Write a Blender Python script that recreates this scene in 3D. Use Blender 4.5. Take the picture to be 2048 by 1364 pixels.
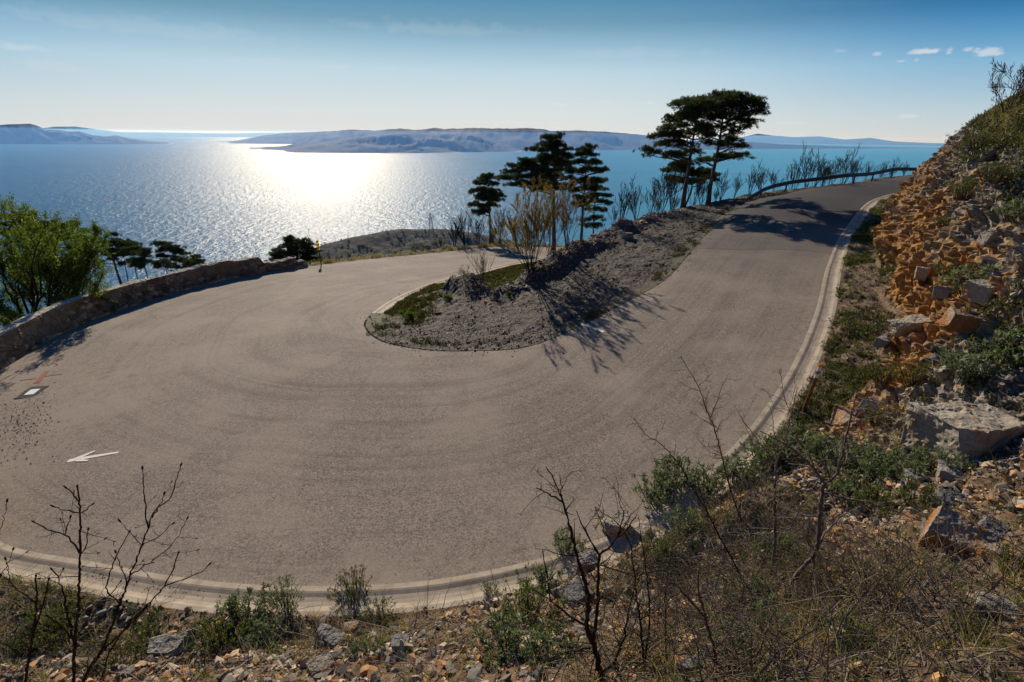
import bpy, bmesh, math, random
import numpy as np
from mathutils import Vector, Matrix
for o in list(bpy.data.objects): bpy.data.objects.remove(o)
C = bpy.context.scene.collection
R = math.radians
# ------------------------------------------------------------------ camera, light, sky
LENS, PITCH, ROLL = 17.5, R(22.57), R(.55)
SUN_AZ, SUN_EL = R(-19.5), R(26.5)          # azimuth measured from +Y towards +X
SEA = -250.0                              # sea level below the eye (eye at the origin)
cam = bpy.data.cameras.new('Camera'); cam.lens = LENS; cam.sensor_width = 36
cam.clip_start = .05; cam.clip_end = 200000
camo = bpy.data.objects.new('Camera', cam); C.objects.link(camo)
camo.rotation_euler = (Matrix.Rotation(R(90) - PITCH, 3, 'X') @ Matrix.Rotation(ROLL, 3, 'Z')).to_euler()
S = bpy.context.scene; S.camera = camo
S.view_settings.view_transform = 'Standard'; S.view_settings.look = 'None'
S.view_settings.exposure = 0.35; S.view_settings.gamma = 1
S.cycles.max_bounces = 5; S.cycles.transparent_max_bounces = 6; S.cycles.volume_bounces = 0
S.cycles.diffuse_bounces = 2; S.cycles.glossy_bounces = 2; S.cycles.use_denoising = True
S.cycles.caustics_reflective = False; S.cycles.caustics_refractive = False
ld = bpy.data.lights.new('Sun', 'SUN'); ld.energy = 5.0; ld.angle = R(.5); ld.color = (1, .87, .70)
lo = bpy.data.objects.new('Sun', ld); C.objects.link(lo)
SD = Vector((math.sin(SUN_AZ) * math.cos(SUN_EL), math.cos(SUN_AZ) * math.cos(SUN_EL), math.sin(SUN_EL)))
lo.rotation_euler = SD.to_track_quat('Z', 'Y').to_euler()

class NT:                                  # small node-graph helper
    def __init__(s, tree): s.t = tree; s.n = tree.nodes; s.n.clear()
    def add(s, typ, ins=None, **kw):
        n = s.n.new(typ)
        for k, v in kw.items(): setattr(n, k, v)
        for k, v in (ins or {}).items(): s.set(n, k, v)
        return n
    def set(s, n, k, v):
        i = n.inputs[k]
        if isinstance(v, bpy.types.NodeSocket): s.t.links.new(v, i)
        elif isinstance(v, bpy.types.Node): s.t.links.new(v.outputs[0], i)
        elif hasattr(i.default_value, '__len__') and not isinstance(v, str):
            v = tuple(v)
            i.default_value = v + (1,) if len(i.default_value) == 4 and len(v) == 3 else v
        else: i.default_value = v
    def math(s, op, a, b=0., c=0., clamp=False):
        n = s.add('ShaderNodeMath', operation=op, use_clamp=clamp); s.set(n, 0, a); s.set(n, 1, b); s.set(n, 2, c); return n.outputs[0]
    def mix(s, f, a, b, mode='MIX'):
        n = s.add('ShaderNodeMix', data_type='RGBA', blend_type=mode, clamp_factor=True)
        s.set(n, 0, f); s.set(n, 6, a); s.set(n, 7, b); return n.outputs[2]
    def ramp(s, f, *stops):
        n = s.add('ShaderNodeValToRGB'); s.set(n, 0, f); e = n.color_ramp.elements
        while len(e) < len(stops): e.new(.5)
        for i, (p, c) in enumerate(stops):
            e[i].position = p; e[i].color = (c, c, c, 1) if not hasattr(c, '__len__') else tuple(c) + (1,)
        return n.outputs[0]
    def step(s, x, a, b):
        n = s.add('ShaderNodeMapRange', interpolation_type='SMOOTHSTEP'); s.set(n, 0, x); s.set(n, 1, a); s.set(n, 2, b); return n.outputs[0]
    def noise(s, vec, scale, detail=4, rough=.55, dist=0.):
        return s.add('ShaderNodeTexNoise', {'Vector': vec, 'Scale': scale, 'Detail': detail, 'Roughness': rough, 'Distortion': dist}).outputs[0]
    def voro(s, vec, scale, feat='F1', out=0):
        return s.add('ShaderNodeTexVoronoi', {'Vector': vec, 'Scale': scale}, feature=feat).outputs[out]
    def mapping(s, vec, sc=(1, 1, 1), rot=(0, 0, 0), loc=(0, 0, 0)):
        return s.add('ShaderNodeMapping', {'Vector': vec, 'Scale': sc, 'Rotation': rot, 'Location': loc}).outputs[0]
    def attr(s, name): return s.add('ShaderNodeAttribute', attribute_name=name)
    def rnd(s): return s.add('ShaderNodeNewGeometry').outputs['Random Per Island']
    def bump(s, h, st, dist=.02, nrm=None):
        n = s.add('ShaderNodeBump', {'Height': h, 'Strength': st, 'Distance': dist})
        if nrm is not None: s.set(n, 'Normal', nrm)
        return n.outputs[0]

W = bpy.data.worlds.new('World'); S.world = W; W.use_nodes = True
g = NT(W.node_tree)
sky = g.add('ShaderNodeTexSky', sky_type='NISHITA', sun_disc=False, sun_elevation=SUN_EL, sun_rotation=SUN_AZ,
            altitude=250., air_density=1.0, dust_density=.2, ozone_density=2.5)
dirv = g.add('ShaderNodeTexCoord').outputs['Generated']
sep = g.add('ShaderNodeSeparateXYZ', {0: dirv})
def cloud(az, el, w, h, seed, amt):
    """a small cloud of noise in the direction (az, el); w, h are its half sizes in degrees"""
    q = g.mapping(dirv, rot=(0, 0, R(az)))                       # turn so the cloud lies ahead
    s_ = g.add('ShaderNodeSeparateXYZ', {0: q})
    x = g.math('DIVIDE', s_.outputs[0], math.sin(R(w)))
    e = g.math('SUBTRACT', g.math('ARCSINE', s_.outputs[2]), R(el))
    z = g.math('DIVIDE', e, R(h))
    z = g.math('MULTIPLY', z, g.math('ADD', g.math('MULTIPLY', g.math('LESS_THAN', z, 0), 1.2), 1.))
    d = g.math('SQRT', g.math('ADD', g.math('POWER', g.math('ABSOLUTE', x), 2), g.math('POWER', g.math('ABSOLUTE', z), 2)))
    n = g.noise(g.mapping(dirv, sc=(1, 1, 2), loc=(seed, 0, 0)), 34, 6, .62)
    f = g.step(g.math('ADD', d, g.math('MULTIPLY', g.math('SUBTRACT', n, .5), 2.6)), 1.05, .35)
    f = g.math('MULTIPLY', f, g.math('GREATER_THAN', s_.outputs[1], 0))
    return g.math('MULTIPLY', f, amt)
hsv = g.add('ShaderNodeHueSaturation', {'Hue': .493, 'Saturation': 1.12, 'Value': 1., 'Fac': 1., 'Color': sky.outputs[0]})
# the evening gradient of this sky: cream at the sea horizon, deep blue overhead, paler towards the sun, deeper to the north
elv = g.math('DIVIDE', g.math('ARCSINE', sep.outputs[2]), R(30))
grad = g.ramp(elv, (0., (.52, .53, .51)), (.07, (.48, .55, .57)), (.19, (.35, .505, .60)), (.27, (.20, .37, .50)), (.33, (.10, .25, .375)), (.41, (.05, .195, .345)), (1., (.025, .12, .28)))
hor = g.add('ShaderNodeVectorMath', {0: dirv, 1: (math.sin(SUN_AZ * .5), math.cos(SUN_AZ * .5), 0)}, operation='DOT_PRODUCT').outputs['Value']
side = g.step(hor, .60, 1.0)
low = g.math('POWER', g.math('SUBTRACT', 1., elv, clamp=True), 5.)
grad = g.mix(g.math('MULTIPLY', low, g.math('MULTIPLY', side, .3)), grad, (.74, .72, .68))
grad = g.mix(1., grad, g.mix(g.math('MULTIPLY', elv, 3.2, clamp=True), (1, 1, 1), g.mix(side, (.20, .52, .78), (1.12, 1.05, 1.0))), 'MULTIPLY')
skc = g.mix(.975, g.mix(1., hsv.outputs[0], (.035, .035, .035), 'MULTIPLY'), grad)
el_of = lambda py, px=1024: 0
FP = 2048 * LENS / 36
def ray(px, py):
    c, s = math.cos(PITCH), math.sin(PITCH); a = (px - 1024) / FP; b = (682 - py) / FP; cr, sr = math.cos(ROLL), math.sin(ROLL); a, b = a * cr - b * sr, a * sr + b * cr
    return np.array([a, c + s * b, -s + c * b])
clouds = None
for px, py, w, h, amt in ((1855, 104, 1.6, .5, .8), (1898, 106, .45, .6, .55), (1937, 101, .7, .4, .5), (1974, 108, 1.3, .6, .7), (1802, 123, .7, .25, .5),
                     (1832, 121, .3, .35, .35), (1753, 109, .5, .3, .45), (1678, 103, .8, .3, .2), (1120, 210, 1.2, .25, .5), (1208, 205, .7, .25, .5), (1298, 206, .8, .25, .5),
                     (1818, 234, 1.1, .35, .5), (1745, 242, 1.6, .25, .3), (1580, 247, 2., .25, .35), (40, 97, 3., .6, .3), (110, 135, 4., .8, .14), (520, 222, 3.2, .3, .3), (605, 224, 2.6, .3, .3), (1000, 245, 9, .35, .3), (880, 60, 14, 1.2, .12), (300, 60, 16, 1.5, .12), (1250, 110, 12, 1., .10), (640, 130, 14, .8, .10)):
    d = ray(px, py); az = math.degrees(math.atan2(d[0], d[1])); el = math.degrees(math.atan2(d[2], math.hypot(d[0], d[1])))
    f = cloud(az, el, w * .72, h * .75, px * .013, amt * .8)
    clouds = f if clouds is None else g.math('MAXIMUM', clouds, f)
skc = g.mix(clouds, skc, (.62, .62, .63))
bg = g.add('ShaderNodeBackground', {'Color': skc, 'Strength': 1.0})
g.t.links.new(bg.outputs[0], g.add('ShaderNodeOutputWorld').inputs[0])

# ------------------------------------------------------------------ object helpers
def tag(o, label=None, cat=None, group=None, kind=None):
    if label: o['label'] = label
    if cat: o['category'] = cat
    if group: o['group'] = group
    if kind: o['kind'] = kind
    return o
def mesh(name, V, F, mat=None, smooth=False, attrs=None, uv=None):
    """F: list of (n, k) index arrays"""
    V = np.asarray(V, np.float32); me = bpy.data.meshes.new(name)
    F = [np.asarray(f, np.int32) for f in F if len(f)]
    loops = np.concatenate([f.ravel() for f in F]); cnt = np.concatenate([np.full(len(f), f.shape[1], np.int32) for f in F])
    st = np.concatenate(([0], np.cumsum(cnt)[:-1])).astype(np.int32)
    me.vertices.add(len(V)); me.vertices.foreach_set('co', V.ravel())
    me.loops.add(len(loops)); me.loops.foreach_set('vertex_index', loops)
    me.polygons.add(len(cnt)); me.polygons.foreach_set('loop_start', st); me.polygons.foreach_set('loop_total', cnt)
    me.polygons.foreach_set('use_smooth', np.full(len(cnt), smooth))
    for k, a in (attrs or {}).items():
        at = me.attributes.new(k, 'FLOAT', 'POINT'); at.data.foreach_set('value', np.asarray(a, np.float32).ravel())
    if uv is not None:
        l = me.uv_layers.new(name='UVMap'); l.data.foreach_set('uv', np.asarray(uv, np.float32)[loops].ravel())
    me.update(calc_edges=True); me.validate()
    if mat: me.materials.append(mat)
    return me
def obj(name, me, parent=None):
    o = bpy.data.objects.new(name, me); C.objects.link(o)
    if parent is not None: o.parent = parent
    return o
def thing(name, loc, label, cat, group=None):
    o = bpy.data.objects.new(name, None); C.objects.link(o); o.location = loc; o.empty_display_size = .2
    return tag(o, label, cat, group)
def gridfaces(n, m, keep=None, flip=False):
    i = np.arange(n * m).reshape(n, m)
    q = np.stack([i[:-1, :-1], i[1:, :-1], i[1:, 1:], i[:-1, 1:]], -1).reshape(-1, 4)
    if flip: q = q[:, ::-1]
    return q if keep is None else q[keep.ravel()]
def mat(name):
    m = bpy.data.materials.new(name); m.use_nodes = True; return m, NT(m.node_tree)
def finish(t, col, rough=.8, bump=None, spec=.5, **kw):
    b = t.add('ShaderNodeBsdfPrincipled', {'Base Color': col, 'Roughness': rough, 'Specular IOR Level': spec, **kw})
    if bump is not None: t.set(b, 'Normal', bump)
    t.t.links.new(b.outputs[0], t.add('ShaderNodeOutputMaterial').inputs[0]); return b
def simple(name, col, rough=.7, metal=0.):
    m, t = mat(name); P = t.add('ShaderNodeTexCoord').outputs['Object']
    n = t.noise(P, 14, 5); c2 = tuple(x * .7 for x in col)
    finish(t, t.mix(n, col, c2), rough, None, **{'Metallic': metal}); return m
# ------------------------------------------------------------------ numeric noise
def _h(ix, iy, iz, k):
    n = (ix.astype(np.uint32) * np.uint32(374761393) + iy.astype(np.uint32) * np.uint32(668265263) + iz.astype(np.uint32) * np.uint32(2147483647) + np.uint32((k * 974711 + 12345) & 0xffffffff))
    n = (n ^ (n >> np.uint32(13))) * np.uint32(1274126177); n = (n ^ (n >> np.uint32(16))) * np.uint32(2246822519)
    return ((n ^ (n >> np.uint32(15))) & np.uint32(0xffffff)).astype(np.float64) / 0xffffff
def vnoise(P, k=0):
    I = np.floor(P).astype(np.int64); f = P - I; f = f * f * (3 - 2 * f); r = 0
    for a in (0, 1):
        for b in (0, 1):
            for c in (0, 1):
                w = (f[..., 0] if a else 1 - f[..., 0]) * (f[..., 1] if b else 1 - f[..., 1]) * (f[..., 2] if c else 1 - f[..., 2])
                r = r + w * _h(I[..., 0] + a, I[..., 1] + b, I[..., 2] + c, k)
    return r * 2 - 1
def fbm(P, oct=4, k=0, gain=.5):
    r = 0; a = 1.
    for i in range(oct): r = r + a * vnoise(P, k + i * 7); P = P * 2.03 + 3.1; a *= gain
    return r
def worley(P, k=0):
    """F1, F2, cell hash, offset to cell centre"""
    I = np.floor(P).astype(np.int64); n = len(P)
    f1 = np.full(n, 9.); f2 = np.full(n, 9.); cid = np.zeros((n, 3)); off = np.zeros((n, 3))
    for a in (-1, 0, 1):
        for b in (-1, 0, 1):
            for c in (-1, 0, 1):
                J = I + (a, b, c)
                p = np.stack([J[:, 0] + _h(J[:, 0], J[:, 1], J[:, 2], k), J[:, 1] + _h(J[:, 0], J[:, 1], J[:, 2], k + 1), J[:, 2] + _h(J[:, 0], J[:, 1], J[:, 2], k + 2)], -1)
                v = P - p; d = np.sqrt((v * v).sum(1)); m = d < f1
                f2 = np.where(m, f1, np.minimum(f2, d)); f1 = np.where(m, d, f1)
                off[m] = v[m]; cid[m] = J[m]
    J = cid.astype(np.int64)
    hs = [_h(J[:, 0], J[:, 1], J[:, 2], k + 3 + q) for q in range(4)]
    return f1, f2, hs, off
def sstep(x, a, b):
    t = np.clip((x - a) / (b - a), 0, 1); return t * t * (3 - 2 * t)
# ------------------------------------------------------------------ the plan of the road (metres, eye at the origin)
def at(px, py, z): d = ray(px, py); return d * (z / d[2])
OUT = [np.array(p, float) for p in ((75, 52, -1.6), (60, 51.5, -2.0), (48.5, 48.6, -2.5), (39, 44.3, -3.0), (31, 38.8, -3.5))]
OUT += [at(*p) for p in ((1765, 398, -4.0), (1690, 460, -4.6), (1655, 530, -5.0), (1632, 620, -5.35), (1590, 720, -5.7), (1520, 830, -6.0), (1440, 920, -6.2), (1340, 1010, -6.35), (1200, 1080, -6.45), (1060, 1125, -6.5), (850, 1160, -6.5), (600, 1172, -6.6), (400, 1160, -6.7), (200, 1128, -6.85), (0, 1085, -7.))]
OUT += [np.array(p, float) for p in ((-12.6, 8.8, -7.15), (-15.6, 11.5, -7.35))]
OUT += [at(*p) for p in ((0, 740, -7.5), (150, 655, -7.7), (300, 600, -7.8), (450, 560, -8), (615, 533, -8.2), (700, 522, -8.4), (850, 508, -8.8), (1000, 491, -9.2))]
OUT += [np.array(p, float) for p in ((5.5, 49, -10.2), (14, 57, -11.5), (28, 67, -13.5), (45, 76, -16))]
INN = [np.array(p, float) for p in ((74, 58, -1.7), (60, 57, -2.1), (47, 54, -2.6), (36.5, 49.5, -3.1), (28.3, 43.8, -3.5))]
INN += [at(*p) for p in ((1600, 375, -3.8), (1510, 395, -4.1), (1450, 430, -4.6), (1400, 480, -5.1), (1330, 560, -5.7), (1240, 610, -6.0), (1150, 660, -6.3), (1050, 695, -6.4), (950, 702, -6.5), (850, 700, -6.6), (760, 680, -6.7), (728, 650, -6.9), (745, 625, -7.0), (800, 592, -7.3), (870, 565, -7.6), (950, 545, -7.8), (1030, 525, -8.1))]
INN += [np.array(p, float) for p in ((5.0, 39, -9.1), (10.5, 46, -10.2), (18, 53, -11.5), (31, 62, -13.5), (48, 71, -16))]
def spline(P, step):
    P = np.array(P); Q = np.vstack([2 * P[0] - P[1], P, 2 * P[-1] - P[-2]]); out = []
    for i in range(1, len(Q) - 2):
        n = 40; t = np.linspace(0, 1, n, endpoint=False)[:, None]; a, b, c, d = Q[i - 1], Q[i], Q[i + 1], Q[i + 2]
        # centripetal-ish: scale tangents by the segment length
        L = np.linalg.norm(c - b); m1 = (c - a) / (np.linalg.norm(c - b) + np.linalg.norm(b - a)) * L; m2 = (d - b) / (np.linalg.norm(d - c) + np.linalg.norm(c - b)) * L
        out.append((2 * t**3 - 3 * t**2 + 1) * b + (t**3 - 2 * t**2 + t) * m1 + (-2 * t**3 + 3 * t**2) * c + (t**3 - t**2) * m2)
    out = np.vstack(out + [P[-1:]])
    s = np.concatenate(([0], np.cumsum(np.linalg.norm(np.diff(out, axis=0), axis=1))))
    u = np.arange(0, s[-1], step)
    return np.stack([np.interp(u, s, out[:, k]) for k in range(3)], -1)
OC, IC = spline(OUT, .12), spline(INN, .12)
def param(Cv, p):                                   # arc length of the curve point nearest to p
    return np.argmin(((Cv[:, :2] - np.asarray(p)[:2])**2).sum(1))
def normals(Cv):                                    # left-hand normal in plan
    T = np.gradient(Cv[:, :2], axis=0)
    for _ in range(12): T[1:-1] = (T[:-2] + 2 * T[1:-1] + T[2:]) / 4
    T /= np.linalg.norm(T, axis=1)[:, None]; return np.stack([-T[:, 1], T[:, 0]], -1)
# road height field: thin-plate fit through the edge points
KP = np.array(OUT + INN)
def tps(r2): return np.where(r2 > 0, r2 * np.log(r2 + 1e-12), 0)
_n = len(KP); A = np.zeros((_n + 3, _n + 3)); A[:_n, :_n] = tps(((KP[:, None, :2] - KP[None, :, :2])**2).sum(-1)) + np.eye(_n) * 30
A[:_n, _n] = 1; A[:_n, _n + 1:] = KP[:, :2]; A[_n:, :_n] = A[:_n, _n:].T
WT = np.linalg.solve(A, np.concatenate([KP[:, 2], [0, 0, 0]]))
def zR(P):
    P = np.asarray(P, float); r = np.empty(len(P))
    for i in range(0, len(P), 40000):
        q = P[i:i + 40000, :2]; r[i:i + 40000] = tps(((q[:, None] - KP[None, :, :2])**2).sum(-1)) @ WT[:_n] + WT[_n] + q @ WT[_n + 1:]
    return r
OC[:, 2] = zR(OC); IC[:, 2] = zR(IC); ON, IN_ = normals(OC), normals(IC)
ALLV = []                                           # ground points, for setting things down
# ------------------------------------------------------------------ materials of the setting
def m_asphalt():
    m, t = mat('asphalt'); P = t.add('ShaderNodeTexCoord').outputs['Object']
    uv = t.add('ShaderNodeTexCoord').outputs['UV']; su = t.add('ShaderNodeSeparateXYZ', {0: uv})
    grain = t.voro(P, 62, out=1); gv = t.add('ShaderNodeSeparateColor', {0: grain}).outputs[0]
    big = t.noise(P, .45, 4); mid = t.noise(P, 3.5, 5, .65)
    lanes = t.noise(t.mapping(uv, sc=(.035, 1.3, 1)), 1.2, 5, .6, .35)
    lanes2 = t.noise(t.mapping(uv, sc=(.02, 3.6, 1)), 1.3, 3, .5, .15)
    c = t.mix(gv, (.046, .040, .036), (.285, .238, .195))
    g3 = t.add('ShaderNodeSeparateColor', {0: t.voro(P, 36, out=1)}).outputs[0]; c = t.mix(.5, c, t.mix(g3, (.035, .032, .03), (.32, .27, .22)))
    g4 = t.add('ShaderNodeSeparateColor', {0: t.voro(P, 9.5, out=1)}).outputs[0]; c = t.mix(.05, c, t.mix(g4, (.03, .027, .025), (.30, .26, .215)))
    g2 = t.noise(P, 26, 3, .7); c = t.mix(t.math('MULTIPLY', t.step(g2, .52, .68), .12), c, (.30, .25, .20)); c = t.mix(t.math('MULTIPLY', t.step(g2, .48, .33), .08), c, (.04, .036, .034))
    c = t.mix(t.step(t.voro(P, 90), .0, .16), (.40, .35, .29), c)
    c = t.mix(t.math('MULTIPLY', t.step(lanes, .46, .70), .46), c, (.07, .064, .062))
    c = t.mix(t.math('MULTIPLY', t.step(lanes2, .52, .72), .28), c, (.055, .052, .05))
    c = t.mix(t.math('MULTIPLY', t.step(big, .42, .68), .5), c, (.25, .215, .175))
    c = t.mix(t.math('MULTIPLY', t.step(mid, .55, .8), .05), c, (.08, .075, .07))
    new = t.attr('fresh').outputs['Fac']            # newer, darker surfacing on the upper leg
    c = t.mix(t.math('MULTIPLY', new, .72), c, t.mix(gv, (.055, .053, .053), (.088, .082, .08)))
    c = t.mix(t.math('MULTIPLY', t.step(t.math('ABSOLUTE', t.attr('seam').outputs['Fac']), .05, .02), .7), c, (.02, .018, .018))
    crack = t.voro(t.mapping(P, sc=(1, 1, 1)), .55, 'DISTANCE_TO_EDGE'); cn = t.noise(P, 2., 4)
    crack = t.step(t.math('ADD', crack, t.math('MULTIPLY', t.math('SUBTRACT', cn, .5), .22)), .012, .0)
    c = t.mix(t.math('MULTIPLY', crack, .10), c, (.03, .028, .028))
    dust = t.math('MULTIPLY', t.attr('edge').outputs['Fac'], t.step(mid, .35, .6))
    c = t.mix(t.math('MULTIPLY', dust, .6), c, (.24, .20, .155)); c = t.mix(1., c, (1.13, 1.10, 1.06), 'MULTIPLY'); c = t.mix(t.math('MULTIPLY', new, .95), c, t.mix(gv, (.028, .0265, .027), (.058, .055, .0555)))
    b = t.bump(gv, .55, .012); b = t.bump(t.voro(P, 120), .4, .006, b)
    finish(t, c, .85, b, .14); return m
def rockcol(t, P, cell, ochre):
    n1 = t.noise(P, 1.1, 6, .62); n2 = t.noise(P, 7, 6, .65); n3 = t.noise(P, 38, 4, .6)
    grey = t.ramp(cell, (0., (.08, .072, .065)), (.35, (.16, .143, .12)), (.7, (.27, .23, .175)), (1., (.42, .335, .225)))
    och = t.ramp(n2, (.25, (.15, .058, .018)), (.5, (.34, .16, .03)), (.75, (.46, .275, .085)))
    f = t.step(t.math('ADD', t.math('MULTIPLY', n1, .9), t.math('ADD', t.math('MULTIPLY', n2, 1.0), t.math('MULTIPLY', ochre, .42))), 1.12, 1.3)
    c = t.mix(f, grey, och)
    c = t.mix(t.math('MULTIPLY', t.step(n3, .5, .72), .55), c, (.085, .07, .055))
    q = t.mapping(P, sc=(1, 1, 1.9), rot=(R(34), 0, R(25)))
    for s_, a in ((2.3, .55), (6.5, .45)):
        e = t.math('ADD', t.voro(q, s_, 'DISTANCE_TO_EDGE'), t.math('MULTIPLY', t.math('SUBTRACT', n2, .5), .10)); c = t.mix(t.math('MULTIPLY', t.step(e, .05, .005), a), c, (.03, .022, .015))
    return c, n2, n3
def m_hill():
    m, t = mat('rocky hillside'); P = t.add('ShaderNodeTexCoord').outputs['Object']
    rk = t.attr('rock').outputs['Fac']; cell = t.attr('cell').outputs['Fac']; gr = t.attr('green').outputs['Fac']; oc = t.attr('ochre').outputs['Fac']
    c, n2, n3 = rockcol(t, P, cell, oc)
    s = t.ramp(t.noise(P, 11, 7, .7), (.3, (.024, .017, .011)), (.5, (.10, .07, .042)), (.66, (.20, .14, .085)), (.8, (.32, .24, .155)))
    s = t.mix(t.math('MULTIPLY', oc, t.step(n2, .4, .6)), s, (.30, .14, .045))
    vg = t.ramp(t.noise(P, 9, 6, .7), (.25, (.016, .018, .007)), (.55, (.045, .046, .017)), (.8, (.10, .082, .038)))
    gmask = t.step(t.math('ADD', gr, t.math('MULTIPLY', t.math('SUBTRACT', t.noise(P, 1.7, 5, .65), .5), 1.6)), .4, .6)
    c = t.mix(t.step(t.math('ADD', rk, t.math('MULTIPLY', t.math('SUBTRACT', n2, .5), .6)), .4, .6), s, c)
    c = t.mix(gmask, c, vg)
    b = t.bump(t.noise(P, 22, 8, .75), .8, .02)
    finish(t, c, .88, b, .25); return m
def m_gravel():
    m, t = mat('gravel bank'); P = t.add('ShaderNodeTexCoord').outputs['Object']
    v = t.voro(P, 26, out=1); vv = t.add('ShaderNodeSeparateColor', {0: v}).outputs[0]
    c = t.ramp(vv, (0., (.018, .013, .010)), (.5, (.05, .038, .028)), (.85, (.11, .086, .064)), (1., (.24, .20, .155)))
    sm = t.noise(P, .8, 5, .6)
    c = t.mix(t.math('MULTIPLY', t.step(sm, .48, .62), .75), c, t.ramp(t.noise(P, 14, 6), (.3, (.03, .022, .015)), (.7, (.078, .057, .04))))
    gm = t.step(t.math('ADD', t.attr('green').outputs['Fac'], t.math('MULTIPLY', t.math('SUBTRACT', t.noise(P, 1.6, 5, .7), .5), 1.5)), .45, .62)
    c = t.mix(gm, c, t.ramp(t.noise(P, 12, 6, .7), (.3, (.03, .035, .010)), (.6, (.09, .092, .028)), (.8, (.16, .13, .055))))
    b = t.bump(t.voro(P, 26), .8, .03); b = t.bump(t.noise(P, 40, 6), .5, .015, b)
    finish(t, c, .85, b, .3); return m
def m_slope():
    m, t = mat('scrub slope'); P = t.add('ShaderNodeTexCoord').outputs['Object']
    n = t.noise(P, .5, 8, .7); n2 = t.noise(P, 4, 6, .7)
    c = t.ramp(n, (.3, (.028, .034, .012)), (.5, (.075, .07, .03)), (.65, (.13, .105, .055)), (.8, (.21, .18, .13)))
    c = t.mix(t.math('MULTIPLY', n2, .5), c, (.05, .05, .02))
    finish(t, c, .9, t.bump(n2, 1., .3), .2); return m
def m_concrete():
    m, t = mat('gutter concrete'); P = t.add('ShaderNodeTexCoord').outputs['Object']; uv = t.add('ShaderNodeTexCoord').outputs['UV']
    su = t.add('ShaderNodeSeparateXYZ', {0: uv}); n = t.noise(P, 3, 7, .65); n2 = t.noise(P, 30, 5, .6)
    c = t.ramp(n, (.25, (.18, .14, .092)), (.5, (.34, .275, .195)), (.75, (.45, .385, .29)))
    c = t.mix(t.math('MULTIPLY', n2, .35), c, (.20, .17, .13))
    st = t.math('ABSOLUTE', t.math('SUBTRACT', su.outputs[1], .3))
    c = t.mix(t.math('MULTIPLY', t.step(t.math('SUBTRACT', t.noise(t.mapping(uv, sc=(.8, 6, 1)), 1.5, 4), st), .3, .6), .45), c, (.14, .115, .085))
    j = t.math('ABSOLUTE', t.math('SUBTRACT', t.math('FRACT', t.math('DIVIDE', su.outputs[0], 1.0)), .5))
    c = t.mix(t.math('MULTIPLY', t.step(j, .012, .004), .75), c, (.06, .05, .04))
    finish(t, c, .8, t.bump(t.noise(P, 60, 5), .35, .006), .3); return m
def m_wall():
    m, t = mat('wall masonry'); P = t.add('ShaderNodeTexCoord').outputs['Object']
    cell = t.attr('cell').outputs['Fac']; mor = t.attr('mortar').outputs['Fac']; top = t.attr('top').outputs['Fac']
    n = t.noise(P, 2.2, 7, .7); n2 = t.noise(P, 24, 6, .7)
    c = t.ramp(cell, (0., (.075, .058, .042)), (.5, (.20, .16, .115)), (1., (.44, .36, .26)))
    mo = t.ramp(n, (.3, (.13, .088, .054)), (.55, (.28, .20, .125)), (.8, (.42, .33, .22)))
    c = t.mix(mor, c, mo); c = t.mix(top, c, t.ramp(n, (.3, (.30, .255, .20)), (.7, (.50, .44, .35))))
    c = t.mix(t.math('MULTIPLY', t.step(n2, .5, .75), .5), c, (.10, .085, .065))
    finish(t, c, .9, t.bump(n2, .7, .02), .2); return m
def m_sea():
    m, t = mat('sea water'); P = t.add('ShaderNodeTexCoord').outputs['Object']
    q = t.mapping(P, sc=(1, .55, 1), rot=(0, 0, R(18)))
    n1 = t.noise(q, .085, 3, .6, .4); n2 = t.noise(t.mapping(P, sc=(1, .5, 1), rot=(0, 0, R(-20))), .036, 3, .6); n3 = t.noise(q, .26, 2, .5)
    wind = t.noise(t.mapping(P, sc=(.6, 1.6, 1), rot=(0, 0, R(12))), .0011, 6, .62, .5)
    h = t.math('ADD', t.math('MULTIPLY', n1, 1.5), t.math('ADD', t.math('MULTIPLY', n2, 1.9), t.math('MULTIPLY', n3, .35)))
    b = t.bump(h, 1., 2.9)
    sx = t.add('ShaderNodeSeparateXYZ', {0: P})
    teal = t.step(t.math('DIVIDE', sx.outputs[0], t.math('ADD', sx.outputs[1], 200.)), -.25, .55)
    c = t.mix(teal, (.026, .115, .205), (.060, .285, .415))
    c = t.mix(t.math('MULTIPLY', t.step(wind, .5, .7), .45), c, (.016, .065, .13))
    r = t.math('ADD', .405, t.math('MULTIPLY', t.step(wind, .4, .7), -.07))
    finish(t, c, r, b, .036, **{'IOR': 1.33, 'Specular Tint': (1, .83, .60, 1)}); return m
def m_isle(name, a, b_):
    m, t = mat(name); P = t.add('ShaderNodeTexCoord').outputs['Object']
    n = t.noise(P, .004, 8, .65); c = t.mix(n, a, b_)
    c = t.mix(t.step(t.attr('shore').outputs['Fac'], .03, .0), c, (.30, .27, .23))
    finish(t, c, .95, None, .1); return m
M = {}
M['asphalt'] = m_asphalt(); M['hill'] = m_hill(); M['gravel'] = m_gravel(); M['slope'] = m_slope(); M['concrete'] = m_concrete(); M['wall'] = m_wall(); M['sea'] = m_sea()
M['isle'] = m_isle('island scrub', (.010, .015, .016), (.034, .037, .032))
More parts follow.
